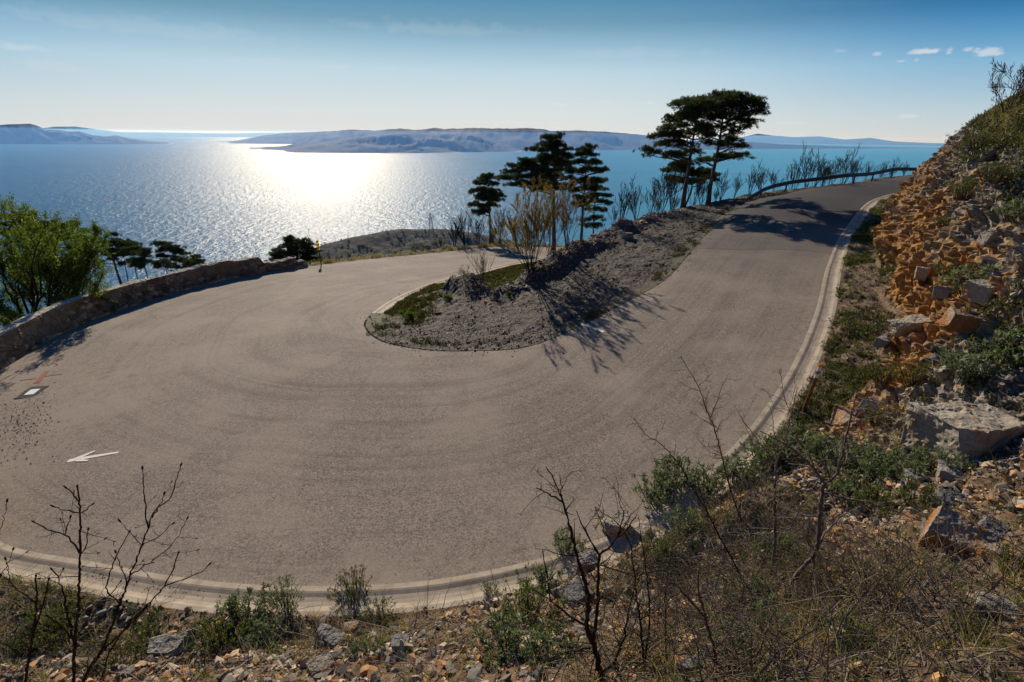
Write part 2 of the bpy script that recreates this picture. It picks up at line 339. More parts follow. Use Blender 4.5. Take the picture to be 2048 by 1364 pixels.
# ------------------------------------------------------------------ road
def build_road():
    n = len(OC); d = ((OC[:, None, :2] - IC[None, ::2, :2])**2).sum(-1).argmin(1) * 2
    d = np.maximum.accumulate(d); d = d.astype(float); k = np.ones(61) / 61
    d = np.convolve(np.pad(d, 30, mode='edge'), k, 'valid'); d = np.maximum.accumulate(d)
    Iq = np.stack([np.interp(d, np.arange(len(IC)), IC[:, q]) for q in range(3)], -1)
    m = 30; f = np.linspace(0, 1, m)[None, :, None]
    P = OC[:, None, :] * (1 - f) + Iq[:, None, :] * f
    P = P.reshape(-1, 3); P[:, 2] = zR(P)
    ctr = P.reshape(n, m, 3)[:, m // 2]; u = np.concatenate(([0], np.cumsum(np.linalg.norm(np.diff(ctr, axis=0), axis=1))))
    wd = np.linalg.norm(OC - Iq, axis=1)
    uv = np.stack([np.repeat(u, m), (wd[:, None] * f[0, :, 0][None]).ravel()], -1)
    pj = at(1520, 497, -4.95); uj = u[np.argmin(((ctr - pj)**2).sum(1))]
    uu = uv[:, 0] + .25 * np.sin(uv[:, 1] * 1.1)
    fresh = sstep(uu, uj + .2, uj) * .45; fresh = np.maximum(fresh, sstep(uu, uj + 9, uj - 2) * .30); fresh = np.maximum(fresh, sstep(uu, uj - 1, uj - 9) * .88)
    seam = uu - uj
    v = uv[:, 1]; w = np.repeat(wd, m); ed = np.minimum(v, w - v)
    edge = sstep(ed, 1.0, .0) * .8
    left = sstep(P[:, 0], -8, -13) * sstep(P[:, 1], 20, 13)
    edge = np.maximum(edge, left)
    o = obj('road', mesh('road', P, [gridfaces(n, m)], M['asphalt'], True, dict(fresh=fresh, seam=seam, edge=edge), uv))
    tag(o, kind='structure'); ALLV.append(P); return Iq
IQ = build_road()
# sheet of asphalt edge thickness is hidden by the verge; the gutters
def gutter(name, Cv, N, side, i0, i1):
    prof = [(-.02, -.03), (0, .016), (.10, .022), (.13, .015), (.19, -.006), (.27, -.014), (.35, -.008), (.42, .012), (.46, .026), (.55, .03), (.57, -.2)]
    n = i1 - i0; V = []; uv = []
    s = np.arange(n) * .12
    for a, h in prof:
        p = Cv[i0:i1].copy(); p[:, :2] += N[i0:i1] * (side * a); p[:, 2] += h
        V.append(p); uv.append(np.stack([s, np.full(n, a)], -1))
    V = np.stack(V, 1).reshape(-1, 3); uv = np.stack(uv, 1).reshape(-1, 2)
    o = obj(name, mesh(name, V, [gridfaces(n, len(prof), flip=side < 0)], M['concrete'], False, None, uv))
    ALLV.append(V); return tag(o, kind='structure')
iW = param(OC, OUT[21])                              # the outer gutter runs from the far end to the left of the view
gutter('kerb_gutter', OC, ON, 1, 0, iW)
gutter('kerb_gutter', IC, IN_, -1, param(IC, at(742, 627, -7.0)), len(IC))
# ------------------------------------------------------------------ the cut hillside above the outer edge
iAn = [0, param(OC, OUT[2])] + [param(OC, OUT[k]) for k in range(4, 20)] + [iW]
#          far far 31m 1765 1690 1655 1632 1590 1520 1440 1340 1200 1060 850  600  400  200  0   end
tW = [.4, .4, .35, .35, .9, 1.35, 1.35, 1.2, .9, .4, .12, .05, .02, .02, .25, .7, 1.3, 1.8, 2.]      # ditch width
tA = [54, 57, 60, 62, 62, 60, 57, 51, 40, 36, 38, 41, 42, 42, 39, 36, 34, 32, 30]                   # cut slope
tH = [4., 4.3, 4.5, 4.7, 4.7, 4.8, 4.6, 3.4, 2.2, 2.2, 3., 4., 4.4, 4.4, 4., 4, 3.5, 3, 3]             # cut height
tB = [34, 34, 34, 35, 36, 38, 38, 37, 34, 32, 30, 26, 22, 20, 20, 20, 20, 20, 20]                    # slope above it
tR = [1, 1, 1, 1, 1, 1, 1, 1, .75, .35, .2, .15, .12, .1, .1, .1, .0, .0, .0]                        # bare rock share
def tab(t, i): return np.interp(i, iAn, t)
def build_hill():
    step_s = 1; idx = np.arange(0, iW, .34)          # about 4 cm
    # coarser far away
    far = np.interp(idx, np.arange(len(OC)), np.linalg.norm(OC[:, :2], axis=1))
    keep = [0]; acc = 0
    for k in range(1, len(idx)):
        acc += 1
        if acc >= max(1, far[k] / 16.): keep.append(k); acc = 0
    idx = idx[keep]
    dd = [.55]; 
    while dd[-1] < 45: dd.append(dd[-1] + (.045 if dd[-1] < 9 else .045 * 1.02**((dd[-1] - 9) / .1)) if dd[-1] < 20 else dd[-1] + 1.)
    dd = np.array(dd); n, m = len(idx), len(dd)
    base = np.stack([np.interp(idx, np.arange(len(OC)), OC[:, q]) for q in range(3)], -1)
    nr = np.stack([np.interp(idx, np.arange(len(OC)), ON[:, q]) for q in range(2)], -1)
    # smooth the direction so the strips do not cross on the far bend
    k = 25; nr = np.stack([np.convolve(np.pad(nr[:, q], k, mode='edge'), np.ones(2 * k + 1) / (2 * k + 1), 'valid') for q in range(2)], -1); nr /= np.linalg.norm(nr, axis=1)[:, None]
    w = tab(tW, idx)[:, None]; a = np.tan(np.radians(tab(tA, idx)))[:, None]; hc = tab(tH, idx)[:, None]; bb = np.tan(np.radians(tab(tB, idx)))[:, None]; rk = tab(tR, idx)[:, None]
    d = dd[None, :]
    XY = base[:, None, :2] + nr[:, None, :] * d[..., None]
    P0 = np.concatenate([XY, np.zeros((n, m, 1))], -1)
    wob = fbm(P0.reshape(-1, 3) * .33, 3, 5).reshape(n, m)
    w2 = w * (1 + .35 * wob)
    x = np.maximum(d - .6 - w2, 0)
    hcc = hc * (1 + .12 * wob)
    xc = hcc / a
    t = x - xc; soft = .5
    up = a * x + (bb - a) * soft * np.logaddexp(0, np.clip(t / soft, -40, 40))
    toe = .25 * (1 - np.exp(-x / .4)) * 0
    z = base[:, None, 2] + .03 + .05 * np.clip(d - .6, 0, w2) + up
    # the ground must stay under the eye
    r = np.hypot(XY[..., 0], XY[..., 1]); cap = -1.75 + .0 * r + np.maximum(r - 2.2, 0) * .75
    z = np.where(r < 16, -np.logaddexp(-z * 3, -cap * 3) / 3, z) if False else z
    mo = np.interp(idx, iAn, [0]*8 + [.0, .35, .55, .42, .2, 0, 0, 0, 0, 0, 0])[:, None]
    z = z + mo * np.exp(-((x - .75) / .55)**2) * (1 + .5 * wob)
    P = np.concatenate([XY, z[..., None]], -1)
    # rockiness: bare on the cut, soil in the ditch and above
    cut = sstep(x, .0, .25) * sstep(x, xc + 1.6, xc - .6)
    rock = np.clip(cut * rk + (.05 * cut), 0, 1)
    gN = np.stack([np.gradient(P, axis=0), np.gradient(P, axis=1)])
    Nn = np.cross(gN[0], gN[1]); Nn /= np.linalg.norm(Nn, axis=-1)[..., None] + 1e-9; Nn *= np.sign(Nn[..., 2:3])
    Q = P.reshape(-1, 3); NN = Nn.reshape(-1, 3); rf = rock.ravel(); 
    # bedded, broken limestone: cells flattened across a dipping bed
    ca, sa = math.cos(R(34)), math.sin(R(34)); cz, sz = math.cos(R(25)), math.sin(R(25))
    B = np.array([[cz, sz, 0], [-sz * ca, cz * ca, sa], [sz * sa, -cz * sa, ca]])
    L = Q @ B.T; L = L + .03 * np.stack([fbm(Q * 1.6, 2, 31), fbm(Q * 1.6, 2, 37), fbm(Q * 1.6, 2, 41)], -1)
    disp = .34 * fbm(Q * .42, 3, 61) * rf; cell = np.zeros(len(Q))
    for sc, fl, amp, tilt, kk in ((.95, 2.0, .26, .30, 100), (.36, 2.4, .16, .36, 200), (.165, 2.4, .075, .34, 300), (.09, 2., .02, .10, 400)):
        Z = L / sc * np.array([1, 1, fl]); f1, f2, hs, off = worley(Z, kk)
        mag = amp * (hs[0] - .5) + tilt * sc * (off[:, 0] * (hs[1] - .5) + off[:, 1] * (hs[2] - .5) + off[:, 2] * (hs[3] - .5) * .6) * 2
        crack = -amp * .55 * sstep(f2 - f1, .07, .0)
        wgt = 1. if kk < 250 else .9
        disp += (mag + crack) * rf * wgt
        cell = cell * .55 + hs[3] * (.45 if kk > 100 else 1)
    wv = L[:, 2] + .10 * fbm(Q * .8, 3, 501) + .03 * fbm(Q * 4, 2, 507)
    for per, am, kk in ((.62, .16, 511), (.23, .09, 521), (.09, .035, 531)):
        u_ = wv / per; bed = np.floor(u_); fr = u_ - bed; hs_ = _h(bed.astype(np.int64), np.floor(L[:, 0] / (per * 5) + bed * .37).astype(np.int64), np.floor(L[:, 1] / (per * 5) + bed * .61).astype(np.int64), kk)
        disp += am * (.55 * (hs_ - .5) + .45 * (fr - .5) - .5 * sstep(fr, .12, .0)) * rf; cell = cell * .8 + hs_ * .2
    soil = 1 - rf
    disp += soil * (.10 * fbm(Q * .9, 4, 71) + .035 * fbm(Q * 5, 3, 75))
    fade = np.repeat(sstep(dd, .6, .85)[None], n, 0).ravel()
    Q = Q + NN * (disp * fade)[:, None]
    cell = np.clip((cell - .5) * 1.5 + .5, 0, 1)
    green = sstep(x - xc, -.7, .8) * .85 * np.clip(rk * 1.2, .25, 1) + sstep(x, .1, -.1) * sstep(w, .4, .9) * .62 + (1 - np.clip(rk * 1.3, 0, 1)) * .15
    ochre = np.clip(sstep(x, 2.6, .2) * cut * .75 + .25 * sstep(fbm(P.reshape(-1, 3) * .5, 3, 91).reshape(n, m), .0, .5), 0, 1) * rk
    ochre = ochre * sstep(tab(np.linspace(0, 1, len(iAn)), idx), .72, .5)[:, None] + .18
    o = obj('hillside', mesh('hillside', Q, [gridfaces(n, m)], M['hill'], False, dict(rock=rf, cell=cell, green=green.ravel(), ochre=ochre.ravel())))
    tag(o, kind='structure'); ALLV.append(Q)
    G = dict(P=Q.reshape(n, m, 3), N=Nn, x=x, xc=xc, w=w2, rk=rk + 0 * x, d=d + 0 * x, idx=idx, dd=dd)
    return G
HG = build_hill()
# ------------------------------------------------------------------ gravel bank inside the bend and the fall behind the guard rail
iTip = param(IC, at(728, 650, -6.9))
UPL, LOL = IC[:iTip + 1], IC[iTip:]
def inpoly(P, poly):
    c = np.zeros(len(P), bool); x, y = P[:, 0], P[:, 1]
    for (x1, y1), (x2, y2) in zip(poly, np.roll(poly, -1, axis=0)):
        k = ((y1 > y) != (y2 > y)); c ^= k & (x < (x2 - x1) * (y - y1) / (y2 - y1 + 1e-12) + x1)
    return c
def nearest(P, Cv, st=1):
    Cs = Cv[::st]; out = np.empty(len(P), int); dist = np.empty(len(P))
    for i in range(0, len(P), 8000):
        D = (P[i:i + 8000, None, 0] - Cs[None, :, 0])**2 + (P[i:i + 8000, None, 1] - Cs[None, :, 1])**2; k = D.argmin(1); out[i:i + 8000] = k * st; dist[i:i + 8000] = np.sqrt(D[np.arange(len(k)), k])
    return out, dist
def bank_height(P):
    iu, du = nearest(P, UPL); il, dl = nearest(P, LOL)
    def soft(Cv, dm, q):                             # neighbours share the say, so that no step runs through the bank
        o_ = np.empty(len(P)); Cs = Cv[::5]
        for i in range(0, len(P), 20000):
            D = np.sqrt((P[i:i + 20000, None, 0] - Cs[None, :, 0])**2 + (P[i:i + 20000, None, 1] - Cs[None, :, 1])**2); w_ = np.exp(-(D - D.min(1)[:, None]) / (.12 + .35 * D.min(1)[:, None])); o_[i:i + 20000] = (w_ * Cs[None, :, q]).sum(1) / w_.sum(1)
        return o_
    zu, zl = soft(UPL, du, 2), soft(LOL, dl, 2); yy = soft(UPL, du, 1)
    Wd = np.interp(yy, [14, 22, 28, 32, 37, 45, 60], [5.6, 5.8, 5.4, 4.4, 2.4, 1.7, 1.5])
    P3 = np.concatenate([P[:, :2], np.zeros((len(P), 1))], -1)
    nz = fbm(P3 * .55, 3, 11)
    t = du - Wd - nz * .5
    heap = .42 * np.exp(-((t + .7) / .75)**2) * sstep(P[:, 1], 19, 23) * sstep(P[:, 1], 34, 31) * (1 + .7 * nz)
    zz = zu - .02 * du - .62 * .35 * np.logaddexp(0, np.clip(t / .35, -40, 40)) + heap
    low = zl + .03 + .10 * np.maximum(dl - .6, 0) * .5
    k = 3.5; z = np.logaddexp(zz * k, low * k) / k - .693 / k * np.exp(-np.abs(zz - low))
    z = np.minimum(z, zl + .06 + .26 * np.maximum(dl - .5, 0) + sstep(dl, 2.2, 4.) * 3 + 30 * sstep(P[:, 1], 29, 32))
    f = sstep(np.minimum(du, dl), 0, .9)
    z = np.where(f < 1, zR(P) * (1 - f) + z * f, z)
    ed = np.minimum(du, np.maximum(dl - .55, 0) + .2)
    z = z + sstep(ed, .1, .8) * (.05 * fbm(P3 * 2.2, 3, 15) + .02 * fbm(P3 * 9, 2, 19))
    return z, du, dl, t
def build_bank():
    poly = np.vstack([UPL[::6, :2], LOL[::6, :2]])
    out = []
    for name, xs, ys in (('gravel_bank', np.arange(-7.5, 22, .085), np.arange(13, 42, .085)), ('bank_slope', np.arange(-2, 76, .45), np.arange(36, 74, .45))):
        X, Y = np.meshgrid(xs, ys, indexing='ij'); P = np.stack([X.ravel(), Y.ravel()], -1)
        inside = inpoly(P, poly); iu, dmin = nearest(P, IC)
        use = inside | (dmin < .5)
        z = np.full(len(P), -50.); zz, du, dl, t = bank_height(P[use]); z[use] = zz
        D = np.zeros((3, len(P))); D[0, use], D[1, use], D[2, use] = du, dl, t
        ins = ~inside & use; z[ins] = np.minimum(z[ins], zR(P[ins]) - .10)
        gut = (D[1] < .66) & inside & (iu > param(IC, at(742, 627, -7.0))); z[gut] = zR(P[gut]) - .22
        if name == 'bank_slope':
            dup = (X.ravel() < 21.5) & (Y.ravel() < 41.5); use &= ~dup; z -= .03
        uq = use.reshape(X.shape); keep = uq[:-1, :-1] & uq[1:, :-1] & uq[1:, 1:] & uq[:-1, 1:]
        P3 = np.concatenate([P, z[:, None]], -1)
        nz = fbm(np.concatenate([P, 0 * z[:, None]], -1) * .6, 3, 23)
        green = sstep(D[2], .2, 1.2) * .65 + sstep(D[0], 1.3, .3) * sstep(P[:, 1], 14.8, 17) * .42 + sstep(D[1], 4.0, 1.4) * sstep(P[:, 1], 17, 19) * .75 + .12 * nz
        fidx = gridfaces(len(xs), len(ys), keep)
        used = np.zeros(len(P3), bool); used[fidx.ravel()] = True; mp = np.cumsum(used) - 1
        o = obj(name, mesh(name, P3[used], [mp[fidx]], M['gravel'], False, dict(green=green[used])))
        tag(o, kind='structure'); ALLV.append(P3[used]); out.append((P3[used], D[:, used], green[used]))
    return out
BANK = build_bank()
# ------------------------------------------------------------------ seaward slope beyond the wall and the lower leg
iS0 = param(OC, OUT[20]); 
WT_ = .55
def build_seaward():
    idx = np.arange(iS0 - 110, len(OC), 3); base = OC[idx]; nr = ON[idx]
    k = 12; nr = np.stack([np.convolve(np.pad(nr[:, q], k, mode='edge'), np.ones(2 * k + 1) / (2 * k + 1), 'valid') for q in range(2)], -1); nr /= np.linalg.norm(nr, axis=1)[:, None]
    dd = np.concatenate([np.arange(0, 8, .25), np.arange(8, 40, 1.), np.geomspace(40, 700, 40)])
    wl = sstep(idx, param(OC, at(640, 530, -8.2)), param(OC, at(560, 540, -8.1)))[:, None] * 1.      # 1 along the wall
    wl = wl * (idx < param(OC, at(640, 530, -8.2)))[:, None]
    d = dd[None]; XY = base[:, None, :2] + nr[:, None] * d[..., None]
    P3 = np.concatenate([XY, 0 * XY[..., :1]], -1).reshape(-1, 3)
    nz = fbm(P3 * .12, 4, 43).reshape(XY.shape[:2]); nf = fbm(P3 * .8, 3, 47).reshape(XY.shape[:2])
    far = np.clip(d - 60, 0, None)
    dr = np.where(wl > .5, .15 + .34 * np.maximum(d - .5, 0), .03 * d + .48 * np.maximum(d - 1.6, 0))
    dr = dr + .35 * far
    z = base[:, None, 2] - .03 - dr + nz * np.minimum(d * .12, 2.5) * .4 + nf * .1 * sstep(d, .3, 1.5)
    z = np.maximum(z, SEA - 6)
    V = np.concatenate([XY, z[..., None]], -1)
    o = obj('ground', mesh('ground', V.reshape(-1, 3), [gridfaces(len(idx), len(dd))], M['slope'], True)); tag(o, kind='structure')
    ALLV.append(V.reshape(-1, 3)); return V, dd, wl
SEAW = build_seaward()
# ------------------------------------------------------------------ parapet wall
def build_wall():
    t = thing('stone_wall', OC[param(OC, at(300, 600, -7.8))], 'low rubble stone parapet wall with pale worn coping, curving along the outer edge of the hairpin', 'wall')
    def part(name, i0, i1, hfun, thick, seed, ends):
        n = int((i1 - i0) * .12 / .045); idx = np.linspace(i0, i1, n); s = idx * .12
        b = np.stack([np.interp(idx, np.arange(len(OC)), OC[:, q]) for q in range(3)], -1); nr = np.stack([np.interp(idx, np.arange(len(OC)), ON[:, q]) for q in range(2)], -1)
        H = hfun(s - s[0], s[-1] - s[0]); m1, m2, m3 = 24, 13, 24; V = []; side = []
        for k in range(m1): V.append((.0 + .02 * k / m1, k / (m1 - 1), 0)); side.append(0)
        for k in range(1, m2): V.append((.02 + (thick - .02) * k / (m2 - 1), 1, 1)); side.append(1)
        for k in range(1, m3): V.append((thick, 1 - k / (m3 - 1), 2)); side.append(2)
        prof = np.array(V); m = len(prof)
        XY = b[:, None, :2] + nr[:, None] * (prof[None, :, 0, None] - .02)
        lowb = np.where(prof[:, 2] == 2, -.5, -.06)
        z = b[:, None, 2] + lowb[None] * (1 - prof[None, :, 1]) + H[:, None] * prof[None, :, 1]
        P = np.concatenate([XY, z[..., None]], -1).reshape(-1, 3)
        sp = np.stack([np.repeat(s, m), (prof[None, :, 0] + 0 * s[:, None]).ravel(), (H[:, None] * prof[None, :, 1]).ravel()], -1)
        f1, f2, hs, off = worley(sp * np.array([3.0, 3.0, 5.2]), seed); mor = sstep(f2 - f1, .16, .02)
        plaster = np.clip(.22 + .9 * fbm(sp * np.array([.5, .5, 1.4]), 3, seed + 5) + (sp[:, 2] - .45) * 1.3, 0, 1)
        topm = np.tile((prof[:, 2] == 1).astype(float), n); topm = topm * .9
        amt = (1 - .75 * plaster) * (1 - .7 * topm)
        disp = amt * (.09 * (hs[0] - .5) - .075 * mor) + .03 * fbm(sp * 2.2, 4, seed + 9) + .012 * fbm(sp * 14, 2, seed + 11)
        nx = np.where(prof[:, 2] == 0, -1., np.where(prof[:, 2] == 2, 1., 0.)); nz = (prof[:, 2] == 1) * 1.
        nr3 = np.concatenate([nr[:, None] * nx[None, :, None], np.repeat(nz[None], n, 0)[..., None]], -1).reshape(-1, 3)
        P = P + nr3 * disp[:, None]
        q = gridfaces(n, m, flip=True); F = [q]
        caps = [np.arange(m)[::-1][None], ((n - 1) * m + np.arange(m))[None]]
        o = obj(name, mesh(name, P, F + caps, M['wall'], False, dict(cell=hs[1], mortar=np.clip(mor + plaster, 0, 1), top=topm)), t)
        o.matrix_parent_inverse = t.matrix_world.inverted() if False else o.matrix_parent_inverse
        o.location = -t.location
        ALLV.append(P)
    i0 = iS0 - 30; iE = param(OC, at(535, 546, -8.1)); iL = param(OC, at(617, 533, -8.2))
    rough = lambda s, L: .98 + .05 * np.array(fbm(np.stack([s * .5, s * 0, s * 0], -1), 3, 3)) + .06 * sstep(s, L - 4.5, L - 2.) + .035 * np.round(2 * vnoise(np.stack([s * 2., s * 0 + 5, s * 0], -1), 8)) * sstep(s, L - 5, L - 4) - .45 * sstep(s, L - .35, L)
    part('wall_body', i0, iE, rough, .5, 500, 1)
    lowr = lambda s, L: .60 + .05 * np.round(2 * vnoise(np.stack([s * 1.7, s * 0 + 9, s * 0], -1), 8)) - .22 * sstep(s, L - .9, L - .6) + .08 * sstep(s, .7, 1.)- .1 * sstep(s, L-.2, L)
    part('ruined_end', iE, iL, lowr, .55, 540, 1)
    return t
build_wall()
# ------------------------------------------------------------------ sea, islands, headland
RE = 2 * 6371e3 * 1.16                               # the sea falls away with the curve of the earth (with refraction)
def SL(r): return SEA - r * r / RE
def build_sea():
    rr = np.concatenate([[120.], np.geomspace(300, 90000, 110)]); aa = np.radians(np.linspace(-80, 80, 81))
    V = np.stack([np.sin(aa)[:, None] * rr[None], np.cos(aa)[:, None] * rr[None], np.broadcast_to(SL(rr)[None], (81, len(rr)))], -1)
    tag(obj('sea', mesh('sea', V.reshape(-1, 3), [gridfaces(81, len(rr), flip=True)], M['sea'], True)), kind='structure')
build_sea()
def island(name, crest, shore_y, depth, k, rough=.10, D=None, back=2000.):
    """crest: skyline marks; the shore stands where the water line is seen; the crest lies `depth` metres behind"""
    c = np.array(crest, float); xs = np.linspace(c[0, 0], c[-1, 0], int(max(60, (c[-1, 0] - c[0, 0]) * .8)))
    ys = np.interp(xs, c[:, 0], c[:, 1]); sh = np.interp(xs, [p[0] for p in shore_y], [p[1] for p in shore_y]) if hasattr(shore_y, '__len__') else np.full(len(xs), float(shore_y))
    rows = 26; V = np.zeros((len(xs), rows, 3)); sv = np.zeros((len(xs), rows))
    for i, (x, y, s) in enumerate(zip(xs, ys, sh)):
        d = ray(x, s); h = math.hypot(d[0], d[1]); ds = 8000.
        for _ in range(12): ds = min(SL(ds) / min(d[2], -1e-4) * h, 42000.)
        if D: ds = D
        dc = ds + depth; dn = ray(x, y); hn = math.hypot(dn[0], dn[1]); zc = max(dn[2] / hn * dc, SL(dc) + 1); sl = SL(ds)
        u = np.array([dn[0] / hn, dn[1] / hn])
        for r in range(rows):
            f = r / 17.
            if f <= 1: rr = ds + depth * f; z = sl - 2 + (zc - sl + 2) * (f**.85)
            else: g2 = (r - 17) / (rows - 18); rr = dc + back * g2; z = zc + (SL(rr) - 2 - zc) * g2
            V[i, r] = (u[0] * rr, u[1] * rr, z); sv[i, r] = max(0, z - SL(rr)) / 250.
    P = V.reshape(-1, 3); amp = rough * (V[:, 17, 2] - V[:, 0, 2])
    q = P / max(300., depth * .5); nz = (fbm(np.concatenate([q[:, :2] * 1.6, 0 * q[:, :1]], -1), 5, k)).reshape(len(xs), rows)
    rid = 1 - 2 * np.abs(nz)
    w = np.concatenate([np.sin(np.linspace(0, math.pi, 18))**.8, np.zeros(rows - 18)])
    V[..., 2] += rid * w[None] * amp[:, None] * 1.6
    fine = fbm(np.concatenate([P[:, :2] / 160., 0 * P[:, :1]], -1), 3, k + 9).reshape(len(xs), rows)
    V[..., 2] += fine * amp[:, None] * .12 * (np.arange(rows) == 17)[None]
    V[:, 0, 2] -= 3
    tag(obj(name, mesh(name, V.reshape(-1, 3), [gridfaces(len(xs), rows, flip=True)], M['isle'], True, dict(shore=sv))), kind='structure')
island('island', [(-160, 262), (-80, 252), (0, 249), (60, 247), (75, 251), (92, 259), (120, 260), (135, 263), (160, 263), (185, 270), (210, 273), (233, 271), (260, 277), (300, 283), (330, 285), (346, 288)], 288.5, 900, 11)
island('far_island', [(60, 259), (88, 256), (110, 253), (150, 253), (190, 258), (240, 264), (300, 264.5), (400, 266), (450, 267), (560, 265), (640, 264)], 271.5, 3000, 21)
island('large_island', [(437, 286.5), (480, 280), (520, 272), (570, 266), (650, 263), (700, 259), (750, 261), (800, 256.5), (830, 260), (870, 256), (890, 258), (940, 255.5), (980, 257), (1050, 256), (1090, 259), (1100, 262), (1150, 261), (1210, 263), (1290, 270), (1330, 276), (1400, 283), (1470, 290), (1498, 301)], [(437, 287), (582, 288.5), (640, 295), (950, 302), (1400, 299.5), (1498, 303)], 2600, 31, .16)
island('small_island', [(549, 304), (580, 296), (610, 290), (643, 285), (693, 277), (751, 270.5), (793, 265.5), (825, 266), (875, 268), (920, 266), (960, 270), (1010, 284), (1040, 298), (1060, 303)], [(549, 304.5), (600, 306), (800, 306.5), (933, 304.5), (1060, 303.5)], 1300, 42, .16)
island('headland_lobe', [(760, 306), (800, 298), (839, 291.5), (870, 293.5), (898, 298), (920, 302), (935, 304)], [(760, 307.2), (935, 305)], 420, 51, .1)
island('spit', [(500, 299.2), (520, 298), (550, 294.5), (585, 288.5), (620, 287)], [(500, 299.8), (560, 300), (620, 301)], 500, 55, .08)
island('coast', [(1440, 285), (1480, 282.5), (1560, 288), (1640, 291), (1700, 293), (1860, 296), (1960, 297)], 298, 1500, 61, .06)
island('far_mountains', [(1380, 279), (1440, 277), (1480, 275), (1515, 267), (1545, 271), (1590, 274), (1640, 272.5), (1690, 279), (1740, 275.5), (1790, 283), (1860, 286), (1960, 288), (2100, 288)], 296, 2000, 71, .06, D=30000, back=4000)
def build_headland():
    c = np.array([(500, 548), (560, 528), (600, 514), (650, 487), (690, 477), (730, 468), (770, 460), (810, 455), (850, 457), (880, 456), (930, 463), (990, 474), (1060, 492), (1120, 510)], float)
    xs = np.arange(490, 1121, 3.); ys = np.interp(xs, c[:, 0], c[:, 1]); k = np.ones(7) / 7; ys = np.convolve(np.pad(ys, 3, mode='edge'), k, 'valid')
    rows = 60; V = np.zeros((len(xs), rows, 3)); D0 = 330.
    for i, (x, y) in enumerate(zip(xs, ys)):
        d = ray(x, y); h = math.hypot(d[0], d[1]); dc = D0 + .12 * (x - 800); z = d[2] / h * dc; u = (d[0] / h, d[1] / h)
        for r in range(rows):
            f = r / 44.; 
            if f <= 1: rr = dc - 150 * (1 - f); zz = z - 52 * (1 - f)**1.5 - 6 * (1 - f)
            else: rr = dc + (r - 44) * 22.; zz = z - ((r - 44) * 1.)**1.35 * 7
            V[i, r] = (u[0] * rr, u[1] * rr, max(zz, SEA - 5))
    P = V.reshape(-1, 3); q = np.concatenate([P[:, :2], 0 * P[:, :1]], -1)
    nz = fbm(q / 42., 5, 81).reshape(len(xs), rows); rk = (1 - np.abs(fbm(q / 11., 3, 85))).reshape(len(xs), rows) - .6
    w = 1 - np.exp(-((np.arange(rows) - 44) / 5.)**2) * .85
    V[..., 2] += (nz * 3.5 + rk * 1.8) * w[None]
    m, t = mat('headland scrub'); Pn = t.add('ShaderNodeTexCoord').outputs['Object']
    n = t.noise(Pn, .05, 8, .7); n2 = t.noise(Pn, .35, 7, .75)
    cc = t.ramp(n2, (.35, (.03, .032, .022)), (.5, (.085, .08, .06)), (.62, (.15, .14, .12)), (.75, (.30, .28, .25)))
    cc = t.mix(t.math('MULTIPLY', t.step(n, .5, .65), .7), cc, (.05, .05, .028))
    finish(t, cc, .95, t.bump(n2, 1., 1.5), .1)
    tag(obj('hill', mesh('hill', V.reshape(-1, 3), [gridfaces(len(xs), rows, flip=True)], m, False)), kind='structure')
    return V
HEAD = build_headland()
# ================================================================== placing helpers
GV = np.concatenate(ALLV)
def _proj(V):
    c, s = math.cos(PITCH), math.sin(PITCH); dep = V[:, 1] * c - V[:, 2] * s; upv = V[:, 1] * s + V[:, 2] * c; cr, sr = math.cos(ROLL), math.sin(ROLL)
    dep = np.where(dep > .1, dep, np.nan); a, b = V[:, 0] / dep, upv / dep; return 1024 + (a * cr + b * sr) * FP, 682 - (b * cr - a * sr) * FP, dep
GX, GY, GD = _proj(GV)
def hit(px, py, r=5.):
    for k in (r, r * 2, r * 4, r * 9):
        m = np.where((np.abs(GX - px) < k) & (np.abs(GY - py) < k))[0]
        if len(m): break
    d = GD[m]; near = m[d < d.min() * 1.06 + .1]
    return GV[near[np.argmin((GX[near] - px)**2 + (GY[near] - py)**2)]].copy()
def gz(x, y):
    return GV[np.argmin((GV[:, 0] - x)**2 + (GV[:, 1] - y)**2), 2]
def on_plane(px, py, y): d = ray(px, py); return d * (y / d[1])
